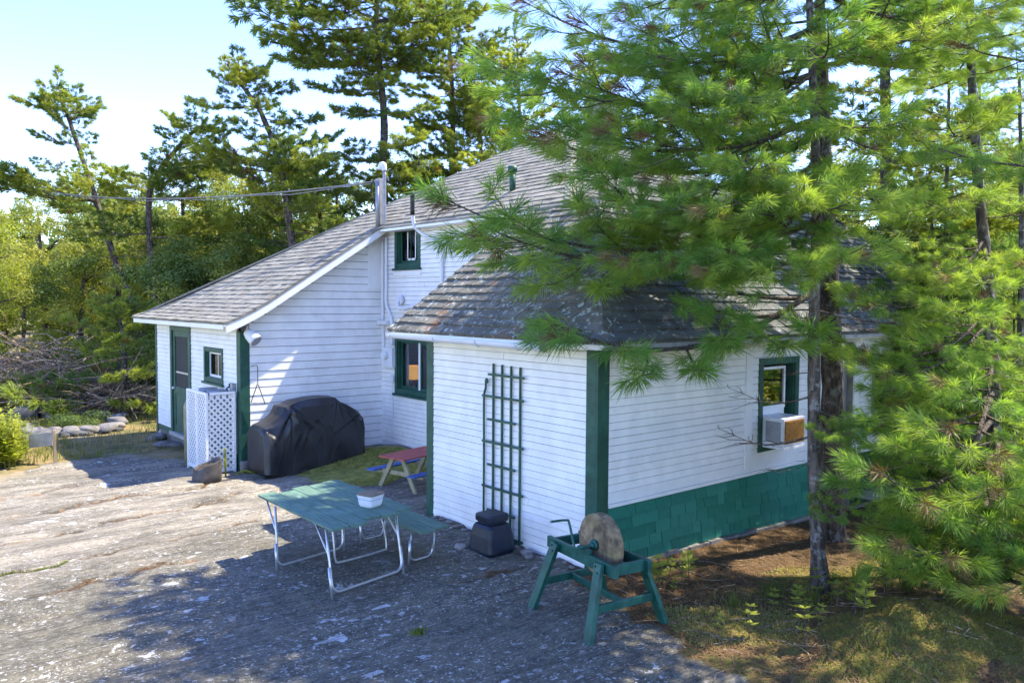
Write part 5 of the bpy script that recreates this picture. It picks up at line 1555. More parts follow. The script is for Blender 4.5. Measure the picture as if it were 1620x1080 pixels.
pine("slim smooth-barked pine towards the right edge with low sweeping boughs",
     [(3.87, -2.7, -.1), (4.0, -2.6, 1.5), (4.2, -2.4, 3.2), (4.44, -2.13, 4.9), (4.55, -1.96, 6.8), (4.6, -1.9, 10.5)], .105, .03, R_,
     (6.2, 10.2, .7, 3, crownL(1.2), (0, 35)), mat='bark_light', dead=4)
# pines just outside the picture whose shade lies over the rock
pine("pine outside the yard corner whose low boughs reach in at the right edge", [(2.6, -4.9, -.1), (2.6, -4.9, 4.0), (2.5, -4.8, 9.6)], .13, .03, (),
     (4.6, 9.4, .5, 4, crownL(1.8), (-4, 35)))
pine("pine outside the lower right edge casting shade on the near rock", [(1.2, -7.2, -.1), (1.2, -7.2, 4.0), (1.2, -7.1, 9.4)], .13, .03, (),
     (4.4, 9.2, .5, 4, crownL(1.8), (-4, 35)))

# young pines growing up from the bank
for x, y, h, n_, lab in ((2.55, -4.15, 1.5, 4, "smallest young pine low at the right edge of the bank"), (7.9, -1.5, 3.6, 4, "young pine in front of the far end of the long wall")):
    z_ = hgt(x, y); pine(lab, [(x, y, z_ - .05), (x + .05, y, z_ + h * .5), (x, y + .03, z_ + h)], .035, .01, (), (z_ + .35, z_ + h - .1, .32, n_, lambda t, a: 1.15 * (1 - t) + .35, (2, 45)), mat='bark_light')

# ------------------------------------------------------------------ pines behind the cottage (farther, coarser boughs)
W_T = [(-1.90, 25.0, 7.11, 6.4), (-2.15, 25.84, 6.87, 6.3), (-.94, 25.0, 9.43, 8.6), (-.03, 22.93, 9.3, 9.2), (-1.34, 25.34, 9.53, 9.4), (0, 24.1, 7.74, 7.6), (-.99, 24.91, 7.52, 7.2), (.18, 22.51, 5.72, 6.0), (-.27, 24.87, 6.09, 6.2), (-.43, 24.61, 9.97, 9.6), (-1.13, 25.09, 8.47, 8.2), (.55, 23.2, 5.2, 5.0), (1.3, 22.4, 4.6, 4.4)]
pine("tall leaning windswept pine with sparse flagged top beyond the wing", [(1.61, 22.23, -.3), (1.62, 22.32, 1.16), (1.25, 22.73, 2.85), (.80, 23.2, 4.13), (.29, 23.78, 6.46), (-.18, 24.3, 8.48), (-.48, 24.6, 9.7)], .17, .05, W_T, None, True, dead=12)
E_T = [(2.73, 19.24, 8.3, 7.9), (2.30, 20.28, 8.7, 8.2), (1.98, 21.17, 8.19, 7.6), (.69, 22.16, 6.85, 6.6), (.54, 22.31, 7.16, 7.0), (2.48, 19.4, 7.41, 7.2), (1.63, 20.72, 6.89, 6.5), (2.08, 19.68, 6.62, 6.2), (2.9, 19.5, 5.4, 5.0), (1.0, 22.0, 5.5, 5.2)]
pine("bent pine leaning right over the treetops left of the roof", [(1.9, 21.1, -.3), (1.5, 21.4, 3.0), (1.37, 21.53, 5.94), (1.6, 21.4, 7.0), (2.2, 20.9, 8.0), (2.6, 20.6, 8.5)], .13, .05, E_T, None, True, dead=8)
C_T = [(2.09, 18.5, 8.84, 8.8), (2.42, 18.14, 7.43, 7.0), (2.20, 18.32, 7.33, 6.8), (2.92, 17.88, 9.89, 9.3), (4.0, 16.94, 9.33, 9.2), (4.48, 16.48, 8.39, 8.4), (4.34, 15.19, 6.9, 7.0), (2.62, 17.93, 6.86, 6.5), (3.61, 16.54, 8.09, 8.0), (4.17, 15.26, 5.81, 5.6), (3.58, 17.33, 9.89, 9.4), (3.18, 17.58, 8.57, 8.6), (3.62, 15.74, 6.17, 6.2), (4.97, 16.03, 7.82, 7.6), (4.7, 15.9, 6.6, 6.2), (3.2, 17.2, 6.2, 5.8), (4.9, 15.8, 5.2, 5.0)]
pine("curved pine with arched crown standing left of the roof mast", [(4.3, 16.4, -.3), (4.15, 16.5, 3.0), (3.97, 16.73, 5.74), (3.79, 16.98, 7.25), (3.4, 17.3, 8.6), (2.95, 17.8, 9.5)], .15, .05, C_T, None, True, dead=6)
def spread(pts, k): return [(*(CAM + (Vector(p[:3]) - CAM) * k), CAM.z + (p[3] - CAM.z) * k) for p in pts]
B_T = [(3.29, 17.0, 11.14, 11.2), (3.96, 16.4, 10.49, 10.6), (4.08, 16.26, 9.94, 10.2), (4.63, 15.75, 9.2, 9.4), (4.49, 16.68, 11.6, 11.8), (3.78, 17.3, 11.88, 12.0), (4.86, 15.0, 10.53, 10.8), (6.37, 13.69, 9.99, 10.2), (6.94, 13.25, 10.54, 10.6), (5.09, 16.21, 11.98, 12.2), (5.11, 14.73, 9.62, 9.8), (6.75, 13.28, 8.55, 8.6), (6.03, 13.16, 7.54, 7.6), (5.04, 14.62, 7.08, 7.2), (5.6, 13.47, 6.65, 6.6), (7.4, 13.58, 11.45, 11.4), (6.28, 13.89, 11.8, 12.0), (5.21, 14.56, 8.35, 8.6), (5.39, 13.8, 9.13, 9.4), (4.63, 14.24, 6.11, 6.2), (4.4, 15.9, 10.2, 10.4), (5.6, 14.2, 10.6, 10.7)]
P_ = spread([(6.0, 15.0, -.3, 0), (6.07, 14.97, 5.75, 0), (6.26, 14.98, 8.21, 0), (6.17, 15.22, 10.86, 0), (6.21, 15.34, 13.4, 0)], 1.08)
pine("tallest pine with wide layered boughs directly behind the roof mast", [(P_[0][0], P_[0][1], -.3)] + [p[:3] for p in P_[1:]], .19, .06, spread(B_T, 1.08), (10.5, 14.8, .7, 3, lambda t, a: 2.0 - 1.0 * t, (-3, 22)), True, dead=14)
B2_T = [(6.78, 14.67, 10.11, 9.8), (8.2, 12.2, 10.55, 10.4), (8.01, 12.25, 8.92, 9.0), (6.7, 12.58, 7.19, 7.4), (8.27, 11.98, 8.02, 7.8), (6.6, 13.38, 8.0, 8.2), (8.56, 13.28, 11.63, 11.2), (7.39, 14.23, 11.25, 10.9), (6.93, 11.7, 6.58, 6.6), (6.01, 13.13, 6.65, 6.8), (8.59, 11.82, 9.65, 9.6), (7.04, 12.45, 9.49, 9.6), (8.05, 11.43, 6.84, 6.6), (6.25, 12.23, 6.05, 6.0), (7.6, 12.6, 8.3, 8.4)]
P_ = spread([(7.76, 13.6, 3, 0), (7.76, 13.6, 6.33, 0), (7.85, 13.71, 9.17, 0), (7.77, 13.96, 12.0, 0)], 1.16)
pine("tall pine behind the roof ridge, next right of the tallest", [(P_[0][0], P_[0][1], -.3)] + [p[:3] for p in P_[1:]], .15, .05, spread(B2_T, 1.16), (9.5, 14.0, .7, 3, lambda t, a: 2.0 - 1.0 * t, (-3, 22)), True, dead=8)

for (u_, dp_, h_, lab) in ((505, 27, 7.6, "sunlit shorter pine just left of the roof mast"), (668, 26, 7.6, "bright short pine rising behind the mid roof slope"), (760, 27, 10.0, "yellow-green pine behind the upper roof slope"), (820, 31, 13.0, "tall pine half hidden by the near boughs above the ridge"), (455, 31, 9.0, "slim pine behind the arched pine")):
    q_ = CAM + Vector((FW.x, FW.y, 0)).normalized() * dp_ + Vector((RT.x, RT.y, 0)).normalized() * dp_ * (u_ - 810) / 1267.0
    pine(lab, [(q_.x, q_.y, -.3), (q_.x + .15, q_.y, h_ * .5), (q_.x, q_.y + .2, h_)], .15, .04, (), (3.6, h_ - .2, .55, 4, lambda t, a: 2.3 * (1 - t) ** .7 + .5, (-6, 30)), True, dead=3)

# ------------------------------------------------------------------ broad-leaved clumps
def clump(seed, R, nL, size, mat, squash=.75):
    r = np.random.default_rng(seed)
    d = norm(r.normal(size=(nL, 3))); rad = R * r.random(nL) ** .45
    wob = 1 + .25 * np.sin(d[:, 0] * 4 + seed) + .2 * np.sin(d[:, 1] * 5 + 2 * seed)
    c = d * (rad * wob)[:, None]; c[:, 2] *= squash
    nrm_ = norm(d + r.normal(size=(nL, 3)) * .7 + np.array([0, 0, .5])); a = norm(np.cross(nrm_, norm(r.normal(size=(nL, 3))))); b = np.cross(nrm_, a)
    s = (size * r.uniform(.6, 1.2, nL))[:, None]
    V = np.stack([c - a * s, c + b * s * .5, c + a * s, c - b * s * .5], 1).reshape(-1, 3)
    F = np.arange(4 * nL).reshape(-1, 4); sh = np.clip(.5 + .3 * np.sin(d[:, 0] * 3 + seed) + r.normal(size=nL) * .18, 0, 1)
    return raw_mesh("leaves", [(V, F, mat, sh)])
CL = [clump(s, .75, 420, .075, M['leaf']) for s in (1, 2, 3)]
CD = [clump(s, .75, 420, .075, M['leaf_dark']) for s in (4, 5)]
CB = [clump(s, .6, 420, .06, M['leaf_bright']) for s in (6, 7)]

def leafy(label, x, y, h, rx, kind, n, group=None, z0=.25, name="broadleaf_tree", trunk=True, cat="tree", seedoff=0):
    zg = hgt(x, y); T = thing(name, (x, y, zg), label, cat, group)
    lean = random.uniform(-.06, .06) * h
    if trunk:
        mb, pts = trunk_mesh([(x, y, zg - .15), (x + lean * .3, y, zg + h * .35), (x + lean, y, zg + h * .8)], .022 * h, .006 * h, 9)
        for k in range(5):
            z = zg + h * random.uniform(.25, .65); p = at_height(pts, z); a = random.random() * 6.28; l = rx * random.uniform(.5, .9)
            mb.tube([p, p + Vector((math.cos(a) * l * .5, math.sin(a) * l * .5, l * .35)), p + Vector((math.cos(a) * l, math.sin(a) * l, l * .5))], [.008 * h, .005 * h, .002 * h], 6)
        mb.build("trunk", M['bark'], T)
    cr = empty("crown", (0, 0, 0), T)
    zc = zg + h * (z0 + 1) / 2; rz = h * (1 - z0) / 2
    for k in range(n):
        d = Vector((random.gauss(0, 1), random.gauss(0, 1), random.gauss(0, 1))).normalized() * random.random() ** .4
        tap = 1 - .35 * max(0, d.z)
        o = link("leaves", random.choice(kind), None, cr, (d.x * rx * tap, d.y * rx * tap, zc + d.z * rz - zg), (random.uniform(-.4, .4), random.uniform(-.4, .4), random.random() * 6.28))
        s = random.uniform(.6, 1.15) * (.62 + .13 * rx); o.scale = (s, s, s * .8)
    return T

def ray(u, depth):           # ground point on the camera's plan at a bearing u (pixels from centre / focal) and depth
    f = Vector((FW.x, FW.y, 0)).normalized(); r_ = Vector((RT.x, RT.y, 0)).normalized()
    q = Vector((CAM.x, CAM.y, 0)) + f * depth + r_ * depth * (u - 810) / 1267.0
    return q.x, q.y
def top(v, depth): return 3.0 + (476 - v) / 1267.0 * depth

# wood left of the cottage
WOOD = [  # bearing, depth, top row, radius, kind, label
    (10, 33, 345, 2.0, 'B', "sunlit yellow-green tree at the far left edge of the wood"),
    (75, 36, 325, 2.2, 'L', "rounded mid-green tree left of the leaning pine"),
    (125, 31, 360, 1.9, 'L', "bushy olive tree behind the leaning pine's trunk"),
    (190, 34, 320, 2.2, 'L', "light green tree showing between the leaning and the bent pine"),
    (255, 30, 305, 2.0, 'L', "speckled light green tree under the bent pine"),
    (300, 28, 265, 1.9, 'L', "feathery pale tree rising left of the arched pine"),
    (345, 29, 330, 2.0, 'D', "dark leafy tree next to the roof slope"),
    (400, 27, 330, 2.0, 'L', "olive leafy tree touching the roof slope below the arched pine"),
    (450, 28, 370, 1.8, 'D', "dark tree filling the gap left of the roof mast"),
    (290, 25, 430, 1.6, 'D', "dark low tree just above the wing's eave"),
    (340, 25, 400, 1.5, 'L', "low light tree above the wing's roof"),
    (215, 38, 300, 2.4, 'L', "tall olive tree filling the gap right of the leaning pine"),
    (320, 36, 290, 2.3, 'D', "dark tree behind the bent pine's crown"),
    (385, 34, 300, 2.2, 'L', "pale tree between the bent and the arched pine"),
    (470, 35, 300, 2.2, 'L', "olive tree between the arched pine and the mast"),
    (540, 36, 270, 2.3, 'D', "dark leafy tree below the tallest pine's lowest boughs"),
    (620, 35, 250, 2.3, 'L', "light leafy tree behind the tallest pine's trunk"),
    (150, 42, 310, 2.6, 'L', "hazy olive tree far back left of the leaning pine's top"),
    (-40, 29, 380, 2.0, 'B', "sunlit tree partly cut by the left edge"),
]
K_ = {'B': CB + CL, 'L': CL + CD[:1], 'D': CD}
for u, dp, v, rx, k, lab in WOOD:
    x, y = ray(u, dp); leafy(lab, x, y, top(v - 42, dp) - hgt(x, y), rx * 1.1, K_[k], int(32 + 11 * rx), z0=.10)
# young conifers among them
for u, dp, v, lab in ((35, 40, 335, "small pointed pine on the far skyline at left"), (140, 39, 350, "small dark pine behind the olive trees"), (215, 27, 470, "young pine at the foot of the leaning trunk"), (190, 22.5, 470, "broad young pine whose low boughs sweep the ground left of the wing")):
    x, y = ray(u, dp); zt_ = top(v, dp); zg_ = hgt(x, y)
    pine(lab, [(x, y, zg_ - .2), (x + .1, y, (zg_ + zt_) / 2), (x, y + .1, zt_ - .5)], .11, .03, (), (zg_ + .5, zt_ - .3, .55, 4, lambda t, a: 2.0 * (1 - t) + .5, (-8, 30)), True)
# far wood behind everything, read as one mass
def far_wood():
    r = np.random.default_rng(5); V, F, rn = [], [], []; b = 0
    for k in range(330):
        u = r.uniform(-900, 2600); dp = r.uniform(55, 95); x, y = ray(u, dp); h = r.uniform(6.5, 11.0); R = r.uniform(1.8, 3.2); n = 280
        d = norm(r.normal(size=(n, 3))) * (r.random(n) ** .4)[:, None]; c = np.stack([x + d[:, 0] * R, y + d[:, 1] * R, h * .55 + d[:, 2] * h * .45], -1)
        nn = norm(r.normal(size=(n, 3)) + [0, 0, .5]); a = norm(np.cross(nn, norm(r.normal(size=(n, 3))))); bb = np.cross(nn, a); s = r.uniform(.25, .5, n)[:, None]
        V.append(np.stack([c - a * s, c + bb * s * .6, c + a * s, c - bb * s * .6], 1).reshape(-1, 3)); F.append(np.arange(4 * n).reshape(-1, 4) + b); b += 4 * n; rn.append(np.clip(r.random() * .8 + r.normal(size=n) * .12, 0, 1))
    me = raw_mesh("far_wood", [(np.concatenate(V), np.concatenate(F), M['leaf'], np.concatenate(rn))])
    tag(link("far_wood", me), "far mixed wood closing the skyline all round", "wood", kind="stuff")
far_wood()

# trees right of and behind the extension
for u, dp, v, rx, k, lab in ((1380, 24, 250, 2.2, 'L', "light leafy tree behind the large pine at right"), (1450, 20, 330, 1.9, 'B', "sunlit yellow-green tree between the right-hand trunks"), (1530, 26, 180, 2.5, 'L', "tall leafy tree behind the slim pine"), (1620, 22, 240, 2.3, 'B', "bright tree at the far right edge"), (1575, 30, 130, 2.8, 'L', "tall pale tree closing the sky gap behind the slim pine"), (1350, 32, 170, 2.6, 'L', "tall pale tree behind the large dark trunk"),
                             (1400, 16, 560, 1.0, 'D', "dark bushy shrub against the far end of the long wall"), (1560, 17, 520, 1.6, 'B', "bright shrub behind the slim pine's trunk"), (1240, 33, 120, 2.6, 'L', "leafy tree showing over the roof behind the large pine"), (1050, 36, 110, 2.8, 'L', "leafy tree behind the hidden roof ridge"), (1446, 13.2, 455, .75, 'D', "dark upright shrub hiding the far end of the long wall"), (1490, 13.5, 640, .8, 'L', "low shrub below the thin grey stem"), (1610, 13, 640, .9, 'B', "bright low shrub at the right edge")):
    x, y = ray(u, dp); leafy(lab, x, y, top(v, dp) - hgt(x, y), rx, K_[k], int(24 + 9 * rx), z0=.10, name="broadleaf_tree" if dp > 17.5 else "shrub", cat="tree" if dp > 17.5 else "shrub", trunk=dp > 12)
for u, dp, v, rx, k, lab in ((1800, 17, 330, 2.0, 'B', "sunlit tree outside the right edge reflected in the window"), (2050, 15, 300, 2.0, 'L', "leafy tree outside the right edge, next along the lot line"), (2350, 15, 320, 2.1, 'B', "bright tree outside the right edge by the lot line"), (1900, 11.5, 560, 1.1, 'B', "bright shrub outside the right edge"), (2200, 11, 560, 1.1, 'B', "second bright shrub outside the right edge"), (2800, 12, 330, 2.2, 'L', "leafy tree well outside the right edge")):
    x, y = ray(u, dp); leafy(lab, x, y, top(v, dp) - hgt(x, y), rx, K_[k], int(24 + 9 * rx), z0=.05)
x, y = ray(1405, 16.3); pine("thick dark pine trunk at the far end of the long wall", [(x, y, -.3), (x + .05, y, 3), (x - .1, y + .1, 6), (x - .2, y + .2, 10)], .21, .07, (), (3.6, 9.6, .6, 4, lambda t, a: 2.1 - 1.3 * t, (-8, 25)), True, dead=5)
x, y = ray(1492, 13.4); pine("thin grey pine stem between the two larger right-hand trunks", [(x + .1, y, -.2), (x, y, 3), (x - .1, y, 7.5)], .055, .02, (), (3.2, 7.2, .5, 4, lambda t, a: 1.4 - .8 * t, (-5, 30)), True, mat='bark_light', dead=3)
x, y = ray(1170, 30); pine("tall pine showing above the roof through the near boughs", [(x, y, -.3), (x, y, 6), (x + .2, y, 13)], .24, .07, (), (5, 13, .8, 4, lambda t, a: 2.8 - 1.6 * t, (-5, 25)), True)
x, y = ray(930, 32); pine("pine standing far behind the chimney", [(x, y, -.3), (x, y, 6), (x + .2, y, 12.5)], .24, .07, (), (5, 12.5, .8, 4, lambda t, a: 2.8 - 1.6 * t, (-5, 25)), True)

for u, dp, h, lab in ((1475, 13.8, 5.2, "full young pine clothed to the ground beyond the dark trunk"), (1610, 11.8, 6.5, "full pine clothed to the ground at the right edge"), (1545, 15.5, 7.5, "taller full pine behind the slim pine's trunk")):
    x, y = ray(u, dp); z_ = hgt(x, y); pine(lab, [(x, y, z_ - .1), (x + .1, y, z_ + h * .5), (x, y + .1, z_ + h)], .07, .02, (), (z_ + .5, z_ + h - .2, .42, 4, lambda t, a: 1.7 * (1 - t) + .4, (0, 38)), mat='bark_light')

# ------------------------------------------------------------------ low growth
def blades(pts, hmin, hmax, wdt, lean, r, curve=.4):
    """grass-like blades: two quads each"""
    n = len(pts); h = r.uniform(hmin, hmax, n)[:, None]; a = r.uniform(0, 6.28, n); l = (r.uniform(.2, 1, n) * lean)[:, None]
    out = np.stack([np.cos(a), np.sin(a), np.zeros(n)], -1); sd = np.stack([-np.sin(a), np.cos(a), np.zeros(n)], -1) * wdt * .5
    up = np.array([0, 0, 1.0]); m_ = pts + up * h * .55 + out * l * h * .35; t = pts + up * h * (1 - .3 * l) + out * l * h
    V = np.stack([pts - sd, pts + sd, m_ + sd * .8, m_ - sd * .8, t], 1).reshape(-1, 3); k = np.arange(n)[:, None] * 5
    F = np.concatenate([k + np.array([[0, 1, 2, 3]])], 0); F2 = np.concatenate([k + np.array([[3, 2, 4, 4]])], 0)
    return V, F, k + np.array([[3, 2, 4]])
def blade_mesh(name, pts, hmin, hmax, wdt, lean, mat, seed):
    r = np.random.default_rng(seed); V, F, F3 = blades(np.asarray(pts, float), hmin, hmax, wdt, lean, r); rn = r.random(len(pts))
    me = raw_mesh(name, [(V, F, mat, rn), (V, F3, mat, rn)]); return me
def scatter(n, x0, x1, y0, y1, keep, seed):
    r = np.random.default_rng(seed); x = r.uniform(x0, x1, n); y = r.uniform(y0, y1, n); k = keep(x, y, r); x, y = x[k], y[k]
    return np.stack([x, y, hgt_np(x, y)], -1)
def patch(x, y, f, s): return np.sin(x * f + s) + np.sin(y * f * 1.3 + 2 * s) + np.sin((x + y) * f * .7 + 3 * s)

g1 = scatter(26000, -9, 1.2, 11.5, 24, lambda x, y, r: (masks(x, y)[1] > .5) & (patch(x, y, 1.7, 1) + r.normal(size=len(x)) * .8 > .5) & ~((x > -.9) & (y < 13.6)), 31)
tag(link("grass", blade_mesh("grass", g1, .05, .22, .014, .8, M['grass'], 1)), "short rough grass on the clearing beside the wing", "grass", kind="stuff")
g2 = scatter(9000, -9, 1.2, 12.5, 22, lambda x, y, r: (masks(x, y)[1] > .5) & (patch(x, y, 1.1, 4) > 1.0), 32)
tag(link("dry_grass", blade_mesh("dry_grass", g2, .06, .30, .012, .9, M['dry_grass'], 2)), "straw-coloured dry grass on the clearing", "grass", kind="stuff")
r_ = np.random.default_rng(33); pts = []
for c, lo, hi, n in ((CRACKS[0], .12, .42, 900), (CRACKS[0], 0, .1, 300)):
    seg = [Vector((*p, 0)) for p in c]
    for k in range(n):
        t = r_.uniform(lo, hi) * (len(seg) - 1); i = int(t); q = seg[i].lerp(seg[min(i + 1, len(seg) - 1)], t - i); x = q.x; y = q.y - .05 * math.sin(x * 9) - .03 * math.sin(x * 23) + r_.normal() * .018; pts.append((x, y, hgt(x, y)))
for k in range(120): x, y = -2.42 + r_.normal() * .04, -.10 + r_.normal() * .03; pts.append((x, y, hgt(x, y)))
tag(link("crack_moss", blade_mesh("crack_moss", pts, .02, .06, .012, .9, M['grass'], 3)), "bright moss and grass growing in the rock crack", "moss", kind="stuff")

def litter(pts, ln, seed, mat, name, label):
    r = np.random.default_rng(seed); pts = np.asarray(pts, float); n = len(pts); a = r.uniform(0, 6.28, n); l = (ln * r.uniform(.5, 1.2, n))[:, None]
    d = np.stack([np.cos(a), np.sin(a), r.uniform(-.05, .35, n)], -1) * l * .5; s = np.stack([-np.sin(a), np.cos(a), np.zeros(n)], -1) * .0022; p = pts + [0, 0, .012]
    V = np.stack([p - d - s, p - d + s, p + d + s, p + d - s], 1).reshape(-1, 3)
    tag(link(name, raw_mesh(name, [(V, np.arange(4 * n).reshape(-1, 4), mat, r.random(n))])), label, "litter", kind="stuff")
l1 = scatter(46000, -1.3, 5.6, -4.5, .3, lambda x, y, r: (masks(x, y)[0] > .35) & (y < -.05) & (r.random(len(x)) < np.clip(1.3 - .12 * np.hypot(x + 1, y + 2) ** 1.2, .2, 1)), 41)
litter(l1, .10, 5, M['litter'], "pine_litter", "brown fallen needles covering the ground beside the long wall")
pts = []; r_ = np.random.default_rng(42)
for c in CRACKS[:5]:
    seg = [Vector((*p, 0)) for p in c]
    for k in range(900):
        t = r_.uniform(.25, 1) * (len(seg) - 1.001); i = int(t)
        if math.sin(t * 5.1 + c[0][0] * 3) < -.1: continue
        q = seg[i].lerp(seg[i + 1], t - i); x = q.x; y = q.y - .05 * math.sin(x * 9) - .03 * math.sin(x * 23) + r_.normal() * .03; pts.append((x, y, hgt(x, y)))
litter(pts, .08, 6, M['litter'], "crack_litter", "rusty fallen needles drifted into the rock cracks")

def twigs():
    r = np.random.default_rng(77); paths = []
    for k in range(150):
        x = r.uniform(-.9, 3.5); y = r.uniform(-3.6, -.15)
        if x < duff_edge(np.array([y]))[0] + .05: continue
        a = r.uniform(0, 6.28); l = r.uniform(.08, .45); q = [np.array([x + math.cos(a + j * .25) * l * j / 3, y + math.sin(a + j * .25) * l * j / 3, 0]) for j in range(4)]
        for p_ in q: p_[2] = hgt(p_[0], p_[1]) + .012 + .015 * r.random()
        paths.append((np.array(q), .005, .002))
    v, f = tubes_np(paths, 4); tag(link("fallen_twigs", raw_mesh("fallen_twigs", [(v, f, M['deadwood'], np.full(len(f), .5))])), "grey fallen twigs scattered over the needle litter", "twigs", kind="stuff")
twigs()

def moss_at(n, x0, x1, y0, y1, keep, seed, hh, name, label, mat='moss'):
    p = scatter(n, x0, x1, y0, y1, keep, seed)
    tag(link(name, blade_mesh(name, p, hh * .35, hh, .013, 1.6, M[mat], seed)), label, "moss", kind="stuff")
moss_at(110000, -.8, 3.4, -4.3, -1.9, lambda x, y, r: (masks(x, y)[2] > .15 + .5 * r.random(len(x))), 51, .026, "moss_bank", "yellow-green moss cushions over the bank under the pines")
moss_at(40000, -1.0, 3.6, -2.6, -1.15, lambda x, y, r: (x > duff_edge(y) + .1) & (patch(x, y, 3.6, 2) + r.normal(size=len(x)) * .35 > .55), 54, .03, "moss_patches", "scattered moss patches on the needle litter near the slender stem")
moss_at(16000, -1.0, 2.2, 4.9, 8.3, lambda x, y, r: (masks(x, y)[2] > .4) & (patch(x, y, 3.1, 5) + r.normal(size=len(x)) * .6 > .2), 52, .04, "corner_moss", "olive moss and thin grass in the corner by the grill", 'moss')
g3 = scatter(9000, -.2, 5, -3.2, -.9, lambda x, y, r: (x > duff_edge(y) + .3) & (patch(x, y, 2.9, 7) + r.normal(size=len(x)) * .3 > 1.75), 53)
tag(link("shade_grass", blade_mesh("shade_grass", g3, .04, .16, .006, 1.5, M['grass'], 9)), "thin grass sprouting from the needle litter under the pines", "grass", kind="stuff")

# sword-leaved clumps under the pines
def sword(seed, n=26, h=.55):
    r = np.random.default_rng(seed); p = np.stack([r.normal(size=n) * .06, r.normal(size=n) * .06, np.zeros(n)], -1)
    return blade_mesh("sword_plant", p, h * .55, h, .022, .35, M['iris'], seed)
SW = [sword(1), sword(2, 20, .45)]
for x, y, s, lab in ((2.72, -2.05, 1.0, "tallest sword-leaved clump under the right-hand pines"), (2.92, -2.35, 1.05, "sword-leaved clump close to the slim pine"), (2.45, -2.35, .8, "shorter sword-leaved clump in front of the tallest"), (3.15, -1.75, .9, "sword-leaved clump behind the others"), (2.2, -1.9, .65, "small sword-leaved clump nearest the slender pine stem")):
    o = link("sword_plant", random.choice(SW), None, None, (x, y, hgt(x, y) - .01), (0, 0, random.random() * 6)); o.scale = (s, s, s); tag(o, lab, "plant", "sword-leaved plants under the pines")
# grass tufts
def tuft(seed, n=70):
    r = np.random.default_rng(seed); p = np.stack([r.normal(size=n) * .04, r.normal(size=n) * .04, np.zeros(n)], -1)
    return blade_mesh("grass_tuft", p, .10, .26, .007, 1.2, M['grass'], seed)
TU = [tuft(1), tuft(2)]
for x, y, s, lab in ((.95, -1.62, 1.2, "spiky grass tuft left of the slender stem's foot"), (1.15, -1.95, 1.0, "grass tuft nearest in front of the slender stem"), (1.85, -1.75, .9, "grass tuft right behind the slender stem"), (2.15, -2.45, 1.0, "grass tuft among the sword-leaved clumps"), (.35, -1.55, .7, "small grass tuft on the brown litter by the grindstone")):
    o = link("grass_tuft", random.choice(TU), None, None, (x, y, hgt(x, y)), (0, 0, random.random() * 6)); o.scale = (s, s, s); tag(o, lab, "grass tuft", "grass tufts under the pines")
# seedlings
def seedling(seed):
    r = np.random.default_rng(seed); V, F = [], []; b = 0
    for lvl, (z, n, l) in enumerate(((.06, 5, .05), (.11, 6, .055), (.15, 5, .04))):
        for k in range(n):
            a = 6.283 * k / n + lvl; d = np.array([math.cos(a), math.sin(a), .25]); s = np.array([-math.sin(a), math.cos(a), 0]) * l * .28; c = np.array([0, 0, z])
            V += [c, c + d * l * .55 + s, c + d * l, c + d * l * .55 - s]; F.append([b, b + 1, b + 2, b + 3]); b += 4
    w, wf = tubes_np([(np.array([[0, 0, -.01], [.004, 0, .08], [0, 0, .15]]), .003, .002)], 4)
    return raw_mesh("seedling", [(np.array(V), np.array(F), M['leaf_bright'], r.random(len(F))), (w, wf, M['twig'], np.full(len(wf), .5))])
SD = [seedling(1), seedling(2)]
r_ = np.random.default_rng(61); spots = [(.05, -.72), (.18, -.82), (.32, -.74), (.5, -.62), (.1, -1.0), (-.2, -2.1), (.2, -2.35), (.35, -2.45), (.45, -2.3), (.75, -2.6), (.9, -2.5), (1.2, -2.35), (1.5, -2.3), (1.65, -2.45), (1.1, -2.05), (-.35, -1.85), (.75, -2.0), (1.9, -2.7), (2.0, -2.55), (.25, -.6), (.4, -.9), (.62, -.8), (.0, -.88), (1.3, -2.6), (1.0, -2.3), (.6, -2.75), (1.75, -2.15), (2.4, -2.8), (.5, -1.9), (-.1, -2.6), (1.45, -3.0)]
for x, y in spots:
    s = r_.uniform(1.1, 2.1); o = link("seedling", SD[int(r_.integers(2))], None, None, (x, y, hgt(x, y) + .02), (r_.normal() * .12, r_.normal() * .12, r_.uniform(0, 6))); o.scale = (s, s, s); tag(o, "small bright seedling sprouting from moss and needle litter", "seedling", "seedlings on the forest floor")

# tall yellow-green weeds at the left edge
def weed(seed, h=.95):
    r = np.random.default_rng(seed); V, F, rn, paths = [], [], [], []; b = 0
    for st in range(5):
        bx, by = r.normal(size=2) * .10; ex, ey = bx + r.normal() * .10, by + r.normal() * .10; hh = h * r.uniform(.75, 1.1); paths.append((np.array([[bx, by, -.02], [(bx + ex) / 2, (by + ey) / 2, hh * .5], [ex, ey, hh]]), .006, .003))
        for k in range(60):
            t = r.uniform(.15, 1); c = np.array([lerp(bx, ex, t), lerp(by, ey, t), hh * t]); a = r.uniform(0, 6.28); l = r.uniform(.09, .17) * (1.2 - .5 * t); d = np.array([math.cos(a), math.sin(a), r.uniform(-.1, .6)]); s = np.array([-math.sin(a), math.cos(a), 0]) * l * .20
            V += [c, c + d * l * .5 + s, c + d * l, c + d * l * .5 - s]; F.append([b, b + 1, b + 2, b + 3]); b += 4; rn.append(np.clip(t * .6 + r.random() * .4, 0, 1))
    w, wf = tubes_np(paths, 4)
    return raw_mesh("weed", [(np.array(V), np.array(F), M['leaf_bright'], np.array(rn)), (w, wf, M['leaf_bright'], np.full(len(wf), .2))])
WD = [weed(1), weed(2), weed(3, .8)]
r_ = np.random.default_rng(71)
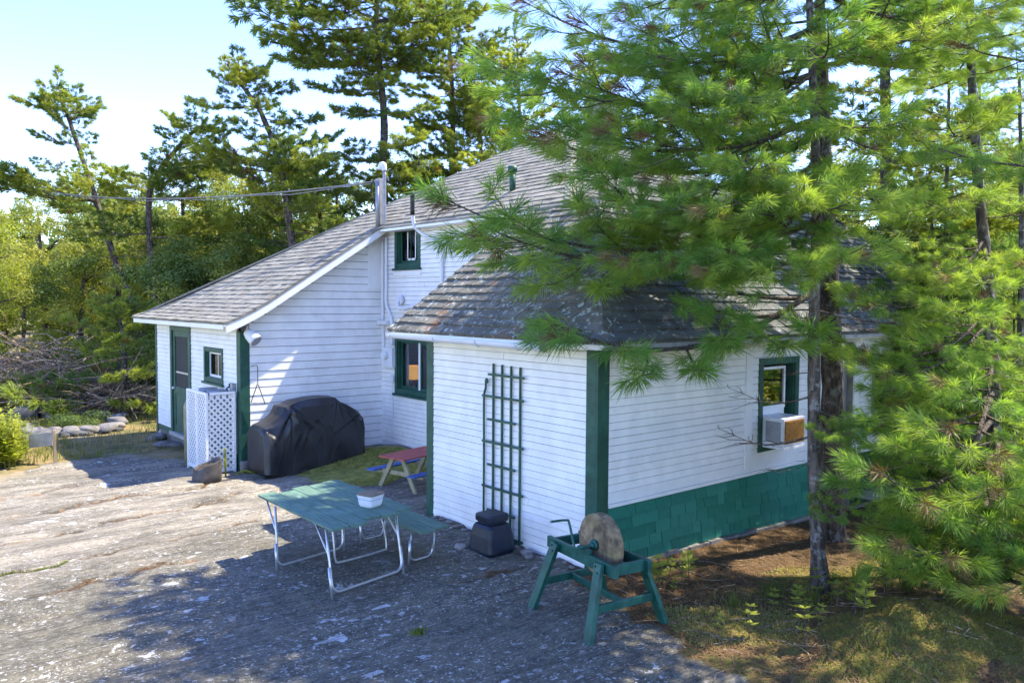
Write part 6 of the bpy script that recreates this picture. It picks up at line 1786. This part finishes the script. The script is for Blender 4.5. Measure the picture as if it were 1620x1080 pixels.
for k in range(60):
    t = r_.random(); x = lerp(-5.4, -3.70, r_.random()); y = 11.35 + (x + 4.2) * .9 + t * 1.9
    s = r_.uniform(.85, 1.2) * (1.05 if x < -4 else .8); o = link("weed", WD[int(r_.integers(3))], None, None, (x, y, hgt(x, y)), (0, 0, r_.uniform(0, 6))); o.scale = (s, s, s); tag(o, "tall yellow-green leafy weed in the stand at the left edge", "weed", "tall weeds at the left edge")
# leafy plants inside the boulder ring
for k in range(9):
    x, y = -1.95 + r_.normal() * .38, 16.4 + r_.normal() * .55; o = link("bed_plant", CD[k % 2], None, None, (x, y, hgt(x, y) + .18), (0, 0, r_.uniform(0, 6))); s = r_.uniform(.32, .48); o.scale = (s, s, s * .7); tag(o, "dense green plant filling the boulder-ringed bed", "plant", "plants in the boulder bed")
# undergrowth shrubs along the wood's edge
for u, dp, h, kk, lab in ((215, 24.5, 1.0, 'D', "low dark shrub left of the leaning pine's foot"), (-20, 22, .9, 'B', "bright low shrub cut by the left edge beyond the weeds"), (150, 29, 1.6, 'D', "dark shrub behind the brush pile")):
    x, y = ray(u, dp); leafy(lab, x, y, h + .4, .9, K_[kk], 12, None, 0.0, "shrub", False, "shrub")

# brush pile of dead branches
r_ = np.random.default_rng(81); paths = []
for k in range(1500):
    u0 = r_.uniform(-60, 240); x0, y0 = ray(u0, r_.uniform(21.5, 26.5)); z = hgt(x0, y0) + abs(r_.normal()) * .75 * (1 if u0 < 130 else .5); a = r_.uniform(0, 6.28); e = r_.normal() * .35; l = r_.uniform(.4, 2.0)
    d = np.array([math.cos(a) * math.cos(e), math.sin(a) * math.cos(e), math.sin(e)]); p = np.array([x0, y0, z]); m2 = p + d * l * .5 + r_.normal(size=3) * .06; paths.append((np.stack([p, m2, p + d * l]), r_.uniform(.012, .035), .006))
v, f = tubes_np(paths, 5)
tag(link("brush_pile", raw_mesh("brush_pile", [(v, f, M['deadwood'], np.repeat(r_.random(len(f) // 10 + 1), 10)[:len(f)])])), "tangled pile of dead brown branches at the wood's edge", "brush pile", kind="stuff")
